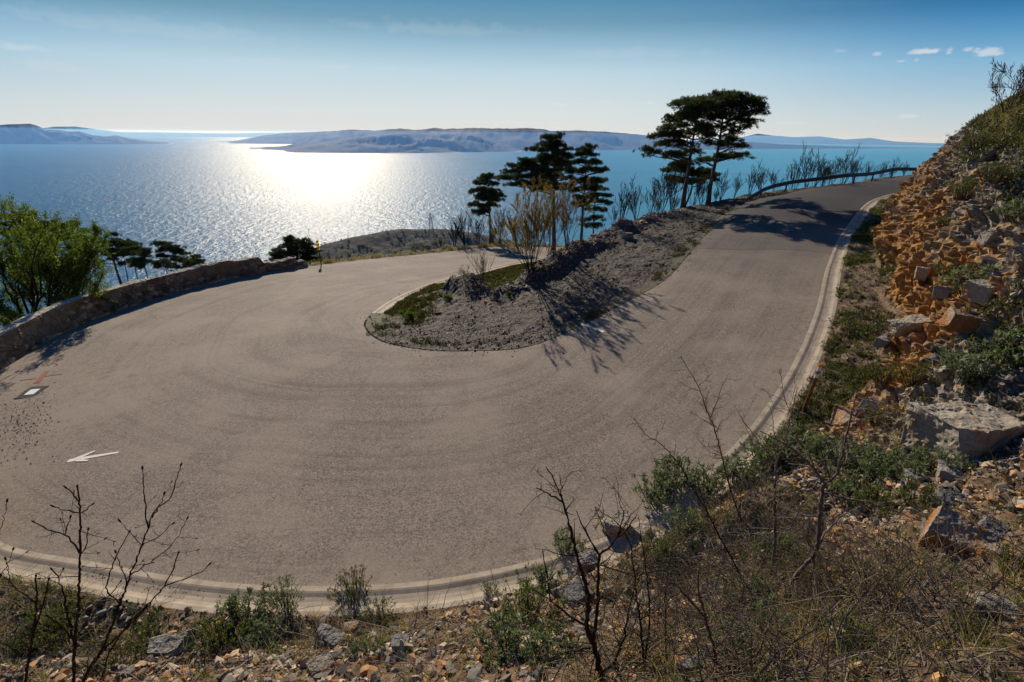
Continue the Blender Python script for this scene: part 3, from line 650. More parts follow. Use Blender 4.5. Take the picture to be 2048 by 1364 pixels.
class MB:
    def __init__(s): s.V = []; s.F = {}; s.n = 0
    def add(s, V, *Fs):
        V = np.asarray(V, float)
        for F in Fs: F = np.asarray(F); s.F.setdefault(F.shape[1], []).append(F + s.n)
        s.V.append(V); s.n += len(V)
    def tube(s, P, r, k=5, cap=True):
        P = np.asarray(P, float); n = len(P); r = np.broadcast_to(np.asarray(r, float), (n,))
        T = np.gradient(P, axis=0); T /= np.linalg.norm(T, axis=1)[:, None] + 1e-9
        a = np.array([0, 0, 1.]) if abs(T[0, 2]) < .8 else np.array([1., 0, 0])
        U = np.cross(T, a); U /= np.linalg.norm(U, axis=1)[:, None] + 1e-9; Wv = np.cross(T, U)
        an = np.arange(k) * 2 * math.pi / k
        V = P[:, None] + (U[:, None] * np.cos(an)[None, :, None] + Wv[:, None] * np.sin(an)[None, :, None]) * r[:, None, None]
        i = np.arange(n * k).reshape(n, k); j = np.roll(i, -1, 1)
        s.add(V.reshape(-1, 3), np.stack([i[:-1], j[:-1], j[1:], i[1:]], -1).reshape(-1, 4))
        if cap and k > 2:
            s.F.setdefault(k, []).append((i[-1] + s.n - n * k)[None]); s.F.setdefault(k, []).append((i[0][::-1] + s.n - n * k)[None])
    def leaves(s, P, D, L, Wd, rng, fold=.25):
        """kite-shaped blades at P pointing along D"""
        P = np.asarray(P, float); n = len(P)
        if not n: return
        D = D / (np.linalg.norm(D, axis=1)[:, None] + 1e-9); q = rng.normal(size=(n, 3)); U = np.cross(D, q); U /= np.linalg.norm(U, axis=1)[:, None] + 1e-9
        Nn = np.cross(D, U); L = np.broadcast_to(L, n)[:, None]; Wd = np.broadcast_to(Wd, n)[:, None]
        A = P; B = P + D * L * .5 + U * Wd * .5 + Nn * Wd * fold; Cc = P + D * L - Nn * L * .12; E_ = P + D * L * .5 - U * Wd * .5 + Nn * Wd * fold
        V = np.stack([A, B, Cc, E_], 1).reshape(-1, 3); i = np.arange(n)[:, None] * 4
        s.add(V, np.concatenate([i + [0, 1, 2], i + [0, 2, 3]], 0))
    def box(s, c, u, v, w):
        c, u, v, w = (np.asarray(q, float) for q in (c, u, v, w)); V = [c + a * u + b * v + d * w for a in (-.5, .5) for b in (-.5, .5) for d in (-.5, .5)]
        s.add(V, [[0, 1, 3, 2], [4, 6, 7, 5], [0, 4, 5, 1], [2, 3, 7, 6], [0, 2, 6, 4], [1, 5, 7, 3]])
    def build(s, name, m, parent=None, smooth=False, off=None):
        V = np.concatenate(s.V); V = V if off is None else V - np.asarray(off)
        return obj(name, mesh(name, V, [np.concatenate(f) for f in s.F.values()], m, smooth), parent)
    def data(s, name, m, smooth=False):
        return mesh(name, np.concatenate(s.V), [np.concatenate(f) for f in s.F.values()], m, smooth)
def unit(v): v = np.asarray(v, float); return v / (np.linalg.norm(v) + 1e-9)
def curve(a, b, n, rng, wob, sag=0.):
    a, b = np.asarray(a, float), np.asarray(b, float); t = np.linspace(0, 1, n)[:, None]; L = np.linalg.norm(b - a)
    w = np.cumsum(rng.normal(size=(n, 3)) * wob * L / n, 0); w = w - t * w[-1]
    return a + (b - a) * t + w + np.array([0, 0, 1.]) * (sag * L * (t * (1 - t)))
def grow(rng, mb, p, d, L, r, lev, tips, k=4, nb=(3, 5), ratio=.58, ang=.6, up=.25, wob=.25, rmin=.004, taper=.35, first=.3):
    """one stem with side shoots; collects (point, direction, level) of the shoots"""
    n = 6 if lev else 4; d = unit(d); pts = [np.asarray(p, float)]; dd = d
    for i in range(n):
        dd = unit(dd + rng.normal(size=3) * wob / 2 + np.array([0, 0, up * .12])); pts.append(pts[-1] + dd * L / n)
    pts = np.array(pts); rr = r * np.linspace(1, taper, n + 1); mb.tube(pts, np.maximum(rr, rmin), k if lev > 0 else 3)
    for q in range(2 if lev else 1, n + 1): tips.append((pts[q], unit(pts[q] - pts[q - 1]), lev))
    if lev <= 0: return
    for j in range(rng.integers(nb[0], nb[1] + 1)):
        f = first + (1 - first) * (j + rng.random()) / nb[1]; f = min(f, .98); x = f * n; i = int(x); q = pts[i] + (pts[min(i + 1, n)] - pts[i]) * (x - i)
        ax = unit(pts[min(i + 1, n)] - pts[i]); sd = np.cross(ax, rng.normal(size=3)); sd = unit(sd)
        a = ang * rng.uniform(.6, 1.3); nd = ax * math.cos(a) + sd * math.sin(a) + np.array([0, 0, up * .5])
        grow(rng, mb, q, nd, L * ratio * rng.uniform(.65, 1.15) * (1.15 - .5 * f), max(r * (1 - .6 * f) * .6, rmin), lev - 1, tips, k, nb, ratio, ang, up, wob, rmin, taper, .2)
# ------------------------------------------------------------------ materials of plants and things
def m_leaf(name, c0, c1, c2, trans=.45, rough=.55, spec=.3):
    m, t = mat(name); r = t.rnd(); c = t.ramp(r, (0., c0), (.5, c1), (1., c2))
    P = t.add('ShaderNodeTexCoord').outputs['Object']; c = t.mix(t.math('MULTIPLY', t.noise(P, 1.7, 3), .5), c, tuple(x * .6 for x in c1))
    b = t.add('ShaderNodeBsdfPrincipled', {'Base Color': c, 'Roughness': rough, 'Specular IOR Level': spec})
    tr = t.add('ShaderNodeBsdfTranslucent', {'Color': t.mix(1., c, (1.25, 1.3, .7), 'MULTIPLY')})
    mx = t.add('ShaderNodeMixShader', {0: trans, 1: b.outputs[0], 2: tr.outputs[0]}); t.t.links.new(mx.outputs[0], t.add('ShaderNodeOutputMaterial').inputs[0]); return m
def m_bark(name, a, b_, sc=9, rough=.85):
    m, t = mat(name); P = t.add('ShaderNodeTexCoord').outputs['Object']; n = t.noise(t.mapping(P, sc=(1, 1, .25)), sc, 6, .7)
    c = t.ramp(n, (.3, a), (.7, b_)); c = t.mix(t.math('MULTIPLY', t.rnd(), .3), c, a)
    finish(t, c, rough, t.bump(n, .7, .02), .10); return m
def m_stone(nm='broken limestone', oc=0.):
    m, t = mat(nm); P = t.add('ShaderNodeTexCoord').outputs['Object']; r = t.rnd()
    n = t.noise(P, 9, 6, .65); n2 = t.noise(P, 45, 5, .65)
    c = t.ramp(r, (0., (.08, .075, .07)), (.22, (.16, .145, .125)), (.42, (.27, .23, .175)), (.60, (.38, .30, .195)), (.72, (.36, .165, .05)), (.84, (.42, .23, .095)), (.94, (.56, .48, .37)), (1., (.12, .105, .09)))
    if oc: c = t.mix(1., c, (.72, .69, .63), 'MULTIPLY')
    if oc: big = t.noise(P, .55, 4, .6); c = t.mix(t.math('MULTIPLY', t.step(t.math('ADD', big, t.math('MULTIPLY', n, .3)), .64, .82), oc), c, t.ramp(r, (0., (.13, .055, .018)), (.5, (.30, .145, .03)), (1., (.42, .26, .09))))
    c = t.mix(t.math('MULTIPLY', t.step(n, .5, .7), .4), c, (.30, .18, .085)); c = t.mix(t.math('MULTIPLY', t.step(n2, .5, .8), .5), c, (.10, .085, .07))
    finish(t, c, .9, t.bump(n2, .6, .012), .25); return m
def m_gstone():
    m, t = mat('grey road stone'); P = t.add('ShaderNodeTexCoord').outputs['Object']; r = t.rnd(); n2 = t.noise(P, 40, 5, .65)
    c = t.ramp(r, (0., (.04, .031, .025)), (.4, (.095, .075, .058)), (.7, (.17, .138, .108)), (.85, (.14, .08, .05)), (1., (.36, .31, .255)))
    c = t.mix(t.math('MULTIPLY', t.step(n2, .5, .8), .5), c, (.07, .06, .055)); finish(t, c, .8, t.bump(n2, .5, .01), .35); return m
def m_boulder(name, base, stain, amt):
    m, t = mat(name); P = t.add('ShaderNodeTexCoord').outputs['Object']; n = t.noise(P, 2.1, 7, .65); n2 = t.noise(P, 13, 7, .7); n3 = t.noise(P, 60, 4, .6)
    c = t.ramp(n2, (.25, tuple(x * .55 for x in base)), (.55, base), (.8, tuple(min(1, x * 1.35) for x in base)))
    c = t.mix(t.step(t.math('ADD', n, t.math('MULTIPLY', n2, .4)), 1.0 - amt, 1.18 - amt), c, t.ramp(n2, (.3, tuple(x * .6 for x in stain)), (.7, stain)))
    c = t.mix(t.math('MULTIPLY', t.step(n3, .55, .8), .6), c, (.07, .06, .05))
    v = t.step(t.voro(t.mapping(P, sc=(1, 1, 2.2)), 2.4, 'DISTANCE_TO_EDGE'), .03, .0); c = t.mix(t.math('MULTIPLY', v, .35), c, (.06, .045, .035))
    b = t.bump(n2, .8, .05); b = t.bump(n3, .5, .012, b); finish(t, c, .9, b, .25); return m
M['needle'] = m_leaf('pine needles', (.024, .040, .014), (.055, .075, .022), (.12, .115, .036), .35, .6, .15)
M['needle2'] = m_leaf('young pine needles', (.02, .04, .012), (.04, .065, .02), (.07, .09, .03), .25, .6, .15)
M['bark'] = m_bark('pine bark', (.05, .038, .032), (.17, .125, .10))
M['twig'] = m_bark('grey twig bark', (.055, .042, .036), (.26, .21, .18), 20, .6)
M['redtwig'] = m_bark('reddish shoot bark', (.06, .035, .03), (.20, .12, .095), 24, .6)
M['dark'] = m_bark('dark bark', (.018, .013, .010), (.060, .044, .033), 20, .95)
M['spring'] = m_leaf('spring leaves', (.04, .075, .009), (.09, .135, .014), (.20, .235, .028), .55)
M['brown'] = m_leaf('budding brown leaves', (.14, .075, .025), (.24, .15, .045), (.22, .18, .045), .5)
M['olive'] = m_leaf('olive scrub leaves', (.045, .055, .014), (.09, .10, .028), (.17, .155, .055), .4)
M['sage'] = m_leaf('sage leaves', (.06, .09, .035), (.13, .165, .085), (.26, .29, .19), .35, .5, .4)
M['herb'] = m_leaf('green herb leaves', (.045, .07, .014), (.09, .12, .026), (.17, .18, .045), .45)
M['straw'] = m_leaf('dry straw', (.13, .09, .035), (.28, .21, .10), (.50, .41, .24), .4)
M['stone'] = m_stone(); M['cstone'] = m_stone('fractured cliff limestone', .85); M['gstone'] = m_gstone()
M['rock_grey'] = m_boulder('grey limestone boulder', (.26, .24, .21), (.36, .18, .06), .18)
M['rock_tan'] = m_boulder('tan limestone boulder', (.36, .31, .235), (.40, .19, .055), .30)
M['rock_och'] = m_boulder('ochre stained boulder', (.34, .27, .19), (.38, .165, .045), .40)
M['rock_dark'] = m_boulder('dark grey boulder', (.17, .16, .15), (.24, .15, .08), .1)
M['steel'] = simple('weathered galvanised steel', (.10, .11, .125), .55, .55)
M['iron'] = simple('dark iron', (.02, .02, .02), .6, .3)
M['white'] = simple('white paint', (.72, .70, .66), .7)
M['panel'] = m_leaf('translucent yellow sheet', (.7, .55, .03), (.75, .6, .03), (.75, .6, .03), .6)
M['yellow'] = simple('yellow reflective sheet', (.75, .55, .02), .5)
M['black'] = simple('black paint', (.010, .010, .010), .95)
M['wood'] = simple('brown painted wood', (.13, .065, .025), .7)
M['blue'] = simple('blue mark', (.05, .16, .45), .6)
M['orange'] = simple('orange paint', (.70, .26, .03), .6)
def m_paint(name, col, wear):
    m, t = mat(name); P = t.add('ShaderNodeTexCoord').outputs['Object']; n = t.noise(P, 45, 4, .7); v = t.add('ShaderNodeSeparateColor', {0: t.voro(P, 62, out=1)}).outputs[0]
    c = t.mix(t.math('MULTIPLY', t.step(t.math('ADD', n, t.math('MULTIPLY', v, .5)), .98 - wear, .78 - wear), .0), col, (.1, .1, .1))
    c = t.mix(t.step(t.math('ADD', n, t.math('MULTIPLY', v, .4)), .62 - wear, .5 - wear), col, (.12, .11, .10)); finish(t, c, .8, t.bump(v, .5, .01), .3); return m
M['mark'] = m_paint('worn white road paint', (.66, .62, .54), .20); M['spray'] = m_paint('orange spray paint', (.20, .05, .02), .09)
# ------------------------------------------------------------------ stones
def hull(rng, flat=(1, .8, .55), n=13, bevel=0):
    bm = bmesh.new()
    for v in rng.normal(size=(n, 3)):
        v = unit(v) * rng.uniform(.8, 1.1) * np.array(flat); bm.verts.new(v * .5)
    r = bmesh.ops.convex_hull(bm, input=bm.verts); bmesh.ops.delete(bm, geom=[e for e in bm.verts if not e.link_faces], context='VERTS')
    bmesh.ops.triangulate(bm, faces=bm.faces); bm.verts.index_update()
    V = np.array([v.co for v in bm.verts]); F = np.array([[v.index for v in f.verts] for f in bm.faces]); bm.free(); return V, F
rgs = np.random.default_rng(4)
STV = [hull(rgs, (1, rgs.uniform(.6, .95), rgs.uniform(.28, .7)), rgs.integers(9, 15)) for _ in range(16)]
def rotm(rng, n, tilt):
    a = rng.uniform(0, 2 * math.pi, n); ax = rng.normal(0, tilt, n); ay = rng.normal(0, tilt, n); o = np.zeros(n); i = np.ones(n)
    Z = np.stack([np.stack([np.cos(a), -np.sin(a), o], -1), np.stack([np.sin(a), np.cos(a), o], -1), np.stack([o, o, i], -1)], 1)
    X = np.stack([np.stack([i, o, o], -1), np.stack([o, np.cos(ax), -np.sin(ax)], -1), np.stack([o, np.sin(ax), np.cos(ax)], -1)], 1)
    Y = np.stack([np.stack([np.cos(ay), o, np.sin(ay)], -1), np.stack([o, i, o], -1), np.stack([-np.sin(ay), o, np.cos(ay)], -1)], 1)
    return X @ Y @ Z
def stones(name, P, size, m, rng, tilt=.5, sink=.15, kind='stuff', base=None):
    mb = MB(); Rm = rotm(rng, len(P), tilt)
    if base is not None: Rm = base[None] @ Rm
    var = rng.integers(0, len(STV), len(P))
    for v, (V, F) in enumerate(STV):
        k = np.where(var == v)[0]
        if not len(k): continue
        Q = np.einsum('nij,vj->nvi', Rm[k], V) * size[k][:, None, None] + P[k][:, None] + np.array([0, 0, 1.]) * (size[k] * sink)[:, None, None]
        i = np.arange(len(k))[:, None, None] * len(V); mb.add(Q.reshape(-1, 3), (F[None] + i).reshape(-1, 3))
    o = mb.build(name, m); return tag(o, kind=kind)
def pick(rng, w, n): w = np.clip(np.nan_to_num(w), 0, None).ravel(); c = np.cumsum(w); return np.minimum(np.searchsorted(c, rng.random(n) * c[-1]), len(w) - 1)
HP = HG['P'].reshape(-1, 3); HX = HG['x'].ravel(); HC = HG['xc'].ravel(); HR = HG['rk'].ravel(); HW = HG['w'].ravel(); HD = HG['d'].ravel()
HPX, HPY, HDEP = _proj(HP); VIS = (HPX > -80) & (HPX < 2130) & (HPY > 100) & (HPY < 1440)
# area weight: vertex spacing grows far away
HA = np.maximum(1, np.linalg.norm(HP, axis=1) / 16.)
HNZ = fbm(HP * .8, 3, 131)
def scatter_scree():
    rng = np.random.default_rng(11)
    slope = VIS * sstep(HX, -.2, .4) * sstep(HR, .9, .3) * np.clip(.55 + 1.2 * HNZ, .08, 1.6)
    zq = np.max([np.exp(-((HP - hit(x, y, 8))**2).sum(1) / .6) for x, y in ((1560, 1180), (1640, 1240), (1500, 1080), (1600, 1320), (1450, 1250))], 0); slope = slope * (1 - .85 * zq)
    k = pick(rng, (slope + .2 * VIS * sstep(HX, -.2, .4) * sstep(HR, .9, .3) * (1 - .8 * zq)) * HA, 15000); stones('scree', HP[k] + rng.normal(0, .01, (len(k), 3)), .020 + .052 * rng.pareto(2.5, len(k)).clip(0, 3.0), M['stone'], rng, .5)
    ditch = VIS * (HX < .15) * (HP[:, 1] > 5)
    k = pick(rng, ditch * HA, 4500); stones('ditch_gravel', HP[k] + rng.normal(0, .01, (len(k), 3)), .02 + .035 * rng.pareto(2.8, len(k)).clip(0, 3.), M['gstone'], rng, .5)
    cliff = VIS * sstep(HX, .2, .8) * sstep(HR, .4, .8) * (HX < HC + 1.2) * np.clip(.5 + HNZ, .1, 1.5)
    k = pick(rng, cliff * HA, 3200); stones('cliff_rubble', HP[k] - HG['N'].reshape(-1, 3)[k] * .02, .06 + .09 * rng.pareto(2.6, len(k)).clip(0, 2.6), M['cstone'], rng, .3, .0, base=np.array([[math.cos(R(25)), -math.sin(R(25)) * math.cos(R(34)), math.sin(R(25)) * math.sin(R(34))], [math.sin(R(25)), math.cos(R(25)) * math.cos(R(34)), -math.cos(R(25)) * math.sin(R(34))], [0, math.sin(R(34)), math.cos(R(34))]]))
scatter_scree()
def scatter_bank():
    rng = np.random.default_rng(12); P, D, gr = BANK[0]; du, dl, t = D; edge = np.minimum(du, dl)
    nz = fbm(P * .7, 3, 141)
    w = (edge > .05) * np.clip(.5 + 1.3 * nz, .03, 1.5) * (1 - .7 * sstep(t, .3, 1.5)) * np.where(dl < 3, .5, 1.) * (.5 + 1.4 * sstep(P[:, 1], 19, 14.5))
    k = pick(rng, w + .15 * (edge > .05) * (t < .8), 22000); stones('bank_gravel', P[k] + rng.normal(0, .02, (len(k), 3)) * [1, 1, .1], .020 + .030 * rng.pareto(2.6, len(k)).clip(0, 3.4), M['gstone'], rng, .5)
    w = np.exp(-((t + .6) / .7)**2) * sstep(P[:, 1], 19, 22) * (P[:, 1] < 35) * sstep(dl, 3.5, 5.)
    k = pick(rng, w, 1500); stones('bank_rubble', P[k] + rng.normal(0, .03, (len(k), 3)), .08 + .09 * rng.pareto(2.2, len(k)).clip(0, 2.6), M['stone'], rng, .7, .1)
    # loose chippings on the road at the left
    a = rng.normal(size=(1500, 2)); px = 40 + a[:, 0] * 38; py = 850 + a[:, 1] * 42 - a[:, 0] * 10
    Q = np.array([at(x, y, -7.2) for x, y in zip(px, py)]); Q = Q[(Q[:, 0] > -19)]; Q[:, 2] = zR(Q) + .003
    stones('road_chippings', Q, .012 + .016 * rng.pareto(2.8, len(Q)).clip(0, 2.5), M['gstone'], rng, .4, .2)
    s = rng.integers(0, len(OC) - 1, 900); s = s[(s > param(OC, OUT[8])) & (s < iW)]; Q = OC[s].copy(); off = rng.exponential(.35, len(s)) * -1 + .1
    Q[:, :2] += ON[s] * off[:, None]; Q[:, 2] = zR(Q) + .003; Q = Q[off < 0.0]
    stones('roadside_grit', Q, .010 + .014 * rng.pareto(2.8, len(Q)).clip(0, 2.5), M['gstone'], rng, .4, .2)
    s = rng.integers(0, iTip + 60, 2600); s = s[IC[s, 1] < 30]; Q = IC[s].copy(); off = rng.exponential(.16, len(s)) - .04; Q[:, :2] += IN_[s] * off[:, None]; Q[:, 2] = zR(Q) + .004
    stones('verge_spill', Q, .014 + .022 * rng.pareto(2.8, len(Q)).clip(0, 2.5), M['gstone'], rng, .4, .15)
    ps = []
    for px, py, ln, n in ((180, 1150, .45, 260), (345, 1172, .75, 460), (1636, 632, .35, 60), (1000, 1150, 1.5, 120)):
        k0 = param(OC, at(px, py, -6.7)); kk_ = (k0 + rng.normal(0, ln / .12 * .5, n)).clip(2, len(OC) - 3); off = rng.normal(.30, .075, n).clip(.17, .46)
        q = np.stack([np.interp(kk_, np.arange(len(OC)), OC[:, c]) for c in range(3)], -1); nn_ = np.stack([np.interp(kk_, np.arange(len(OC)), ON[:, c]) for c in range(2)], -1); q[:, :2] += nn_ * off[:, None]; q[:, 2] += -.020 + .25 * np.abs(off - .3)**1.3; ps += list(q)
    ps = np.array(ps); stones('gutter_debris', ps, .010 + .012 * rng.pareto(2.6, len(ps)).clip(0, 2), M['stone'], rng, .5, .15)
scatter_bank()
def boulder(p, w, h, dep, m, seed, label, rot=(0, 0, 0), n=16, group=None, lift=.1):
    rng = np.random.default_rng(seed)                 # a broken block: a jittered box with a few knocked-off corners
    bm = bmesh.new()
    for a in (-1, 1):
        for b in (-1, 1):
            for c in (-1, 1):
                q = np.array([a, b, c]) * .5 + rng.normal(0, .07, 3)
                if rng.random() < .4:
                    for ax in range(3): e = q.copy(); e[ax] *= 1 - rng.uniform(.35, .8); bm.verts.new(e)
                else: bm.verts.new(q)
    bmesh.ops.convex_hull(bm, input=bm.verts); bmesh.ops.delete(bm, geom=[v for v in bm.verts if not v.link_faces], context='VERTS'); bmesh.ops.triangulate(bm, faces=bm.faces); bm.verts.index_update()
    V = np.array([v.co for v in bm.verts]); F = np.array([[v.index for v in f.verts] for f in bm.faces]); bm.free()
    bm = bmesh.new(); vs = [bm.verts.new(v * np.array([w, dep, h])) for v in V]
    for f in F: bm.faces.new([vs[i] for i in f])
    bmesh.ops.recalc_face_normals(bm, faces=bm.faces)
    bmesh.ops.dissolve_limit(bm, angle_limit=R(14), verts=bm.verts, edges=bm.edges)
    bmesh.ops.bevel(bm, geom=list(bm.edges), offset=.015 * min(w, h), segments=1, affect='EDGES')
    bmesh.ops.triangulate(bm, faces=bm.faces)
    L = max(w, h, dep)
    for _ in range(5):
        es = [e for e in bm.edges if e.calc_length() > L * .055]
        if not es or len(bm.verts) > 9000: break
        bmesh.ops.subdivide_edges(bm, edges=es, cuts=1); bmesh.ops.triangulate(bm, faces=[f for f in bm.faces if len(f.verts) > 3])
    V = np.array([v.co for v in bm.verts]); bm.normal_update(); N = np.array([v.normal for v in bm.verts]); F = np.array([[v.index for v in f.verts] for f in bm.faces]) if not bm.verts.index_update() else None; bm.free()
    q = V / L * 6 + seed; f1, f2, hs, off = worley(q * np.array([.8, .8, 1.5]), seed)
    st_ = (q[:, 2] * 1.3 + .4 * fbm(q * .6, 3, seed + 7)); dsp = L * (.016 * (hs[0] - .5) - .014 * sstep(f2 - f1, .07, 0) + .030 * fbm(q * .55, 4, seed) + .007 * fbm(q * 4, 3, seed + 3) + .007 * (st_ - np.floor(st_) - .5))
    o = obj('boulder', mesh('boulder', V + N * dsp[:, None], [F], m, False)); o.location = np.asarray(p) + [0, 0, h * lift]; o.rotation_euler = [R(a) for a in rot]
    return tag(o, label, 'boulder', group)
def place_boulders():
    L = [  # px, py (centre of the foot), width px, height px, material, rotation, label
        (1968, 880, 205, 120, 'rock_tan', (0, 0, 8), 'huge smooth pale grey limestone block jutting from the bench at the right edge'),
        (1893, 868, 70, 92, 'rock_och', (4, 8, 20), 'ochre-stained block wedged against the left side of the huge pale block'),
        (1752, 822, 62, 58, 'rock_tan', (8, 12, 30), 'upright half-orange block standing on the end of the rock bench'),
        (1703, 852, 74, 62, 'rock_och', (0, 10, 70), 'orange and grey broken block low at the toe of the rock bench'),
        (1800, 850, 66, 40, 'rock_grey', (0, 5, 15), 'grey block lying in the flat shards of the bench'),
        (1872, 872, 54, 36, 'rock_grey', (0, -6, 40), 'small square grey block below the ochre-stained block'),
        (1840, 655, 150, 58, 'rock_tan', (0, -8, -8), 'long pale grey slab set in the orange foot of the cliff'),
        (1770, 690, 60, 46, 'rock_grey', (10, 0, 30), 'rounded grey block at the bottom corner of the cliff'),
        (1930, 640, 90, 70, 'rock_och', (0, 14, -20), 'deep orange block under the cliff overhang'),
        (1990, 585, 110, 70, 'rock_tan', (6, 0, 12), 'wide tan block halfway up the cliff at the right edge'),
        (1895, 590, 70, 50, 'rock_grey', (0, 18, 40), 'leaning grey block above the long pale slab'),
        (1990, 480, 70, 46, 'rock_grey', (10, 10, 0), 'light grey block in the upper cliff near the right edge'),
        (1850, 545, 60, 44, 'rock_tan', (0, 8, 50), 'tan block in the middle of the cliff face'),
        (1810, 470, 44, 34, 'rock_och', (0, 20, 0), 'rusty block high on the nose of the cliff'),
        (1925, 1095, 118, 84, 'rock_och', (26, 16, -42), 'long orange-stained slab lying tilted on the scree'),
        (1985, 1075, 80, 62, 'rock_dark', (12, -8, 30), 'dark grey flat stone just beside the tilted orange slab'),
        (2000, 1120, 76, 42, 'rock_och', (0, 10, 10), 'low rust-brown stone under the dark flat stone'),
        (1862, 1070, 46, 36, 'rock_dark', (0, 10, 60), 'small dark stone touching the upper end of the tilted orange slab'),
        (1905, 1010, 70, 44, 'rock_dark', (10, 4, -15), 'dark shaded block uphill of the tilted orange slab'),
        (1835, 965, 60, 38, 'rock_grey', (0, 6, 20), 'light grey stone among the green sage stems'),
        (1905, 958, 74, 42, 'rock_grey', (0, 0, 50), 'pale chipped stone under the huge smooth block'),
        (1235, 1056, 74, 46, 'rock_tan', (0, 6, 10), 'pale tan boulder on the lip above the asphalt'),
        (1290, 1072, 50, 30, 'rock_tan', (0, -5, 40), 'small cream stone next to the pale lip boulder'),
        (1168, 1150, 66, 86, 'rock_grey', (6, 10, 15), 'tall smooth grey slab behind the forked thorny sapling'),
        (1150, 1205, 90, 50, 'rock_dark', (0, 0, 35), 'dark block under the tall smooth grey slab'),
        (1296, 1216, 66, 44, 'rock_tan', (0, 10, -20), 'cream boulder to the right of the forked sapling trunk'),
 
        (802, 1296, 56, 36, 'rock_grey', (0, 6, 10), 'blocky blue-grey stone alone on the scree below the gutter'),
 
 
        (660, 1290, 90, 40, 'rock_grey', (0, 8, -20), 'low grey outcrop in shade under the leafy shrubs'),
        (640, 1340, 70, 46, 'rock_tan', (4, 0, 30), 'cream rock at the lower edge below the grey outcrop'),
        (330, 1310, 80, 40, 'rock_grey', (0, 4, 10), 'grey rock half hidden behind the budding saplings'),
        (2000, 1235, 90, 70, 'rock_tan', (10, 0, -30), 'big pale rock low in the shaded corner'),
        (700, 1262, 40, 22, 'rock_och', (0, 0, 0), 'small rusty stone beside the low grey outcrop'),
        (1385, 1345, 60, 30, 'rock_dark', (0, 0, 20), 'dark stone under the dry stalks at the lower edge'),
        (1250, 442, 36, 14, 'rock_dark', (0, 12, 0), 'dark block on the crest of the rubble heap'),
        (1255, 475, 26, 16, 'rock_grey', (0, 10, 40), 'slanted grey stone in the rubble heap'),
        (1190, 470, 20, 8, 'rock_tan', (0, 0, 0), 'pale slab at the left end of the rubble heap'),
        (876, 628, 12, 9, 'rock_dark', (0, 0, 0), 'dark stone among the green tufts of the bank tip'),
        (1150, 575, 10, 5, 'rock_tan', (0, 0, 0), 'single white stone on the bare bank')]
    for i, (px, py, w, h, m, rot, lab) in enumerate(L):
        p = hit(px, py, 6); d = p[1] * math.cos(PITCH) - p[2] * math.sin(PITCH); w_, h_ = .84 * w * d / FP, .84 * h * d / FP
        p[1] += w_ * .15
        cl = 6 <= i <= 13; k_ = .62 if cl else .8 if i > 14 and px > 600 and py > 900 else 1.
        boulder(p, w_ * k_, h_ * k_, k_ * (w_ * .7 if w < 2 * h else w_ * .55), M[m], 900 + i * 13, lab, rot, lift=-.08 if cl else -.14 if i < 6 else .12)
place_boulders()
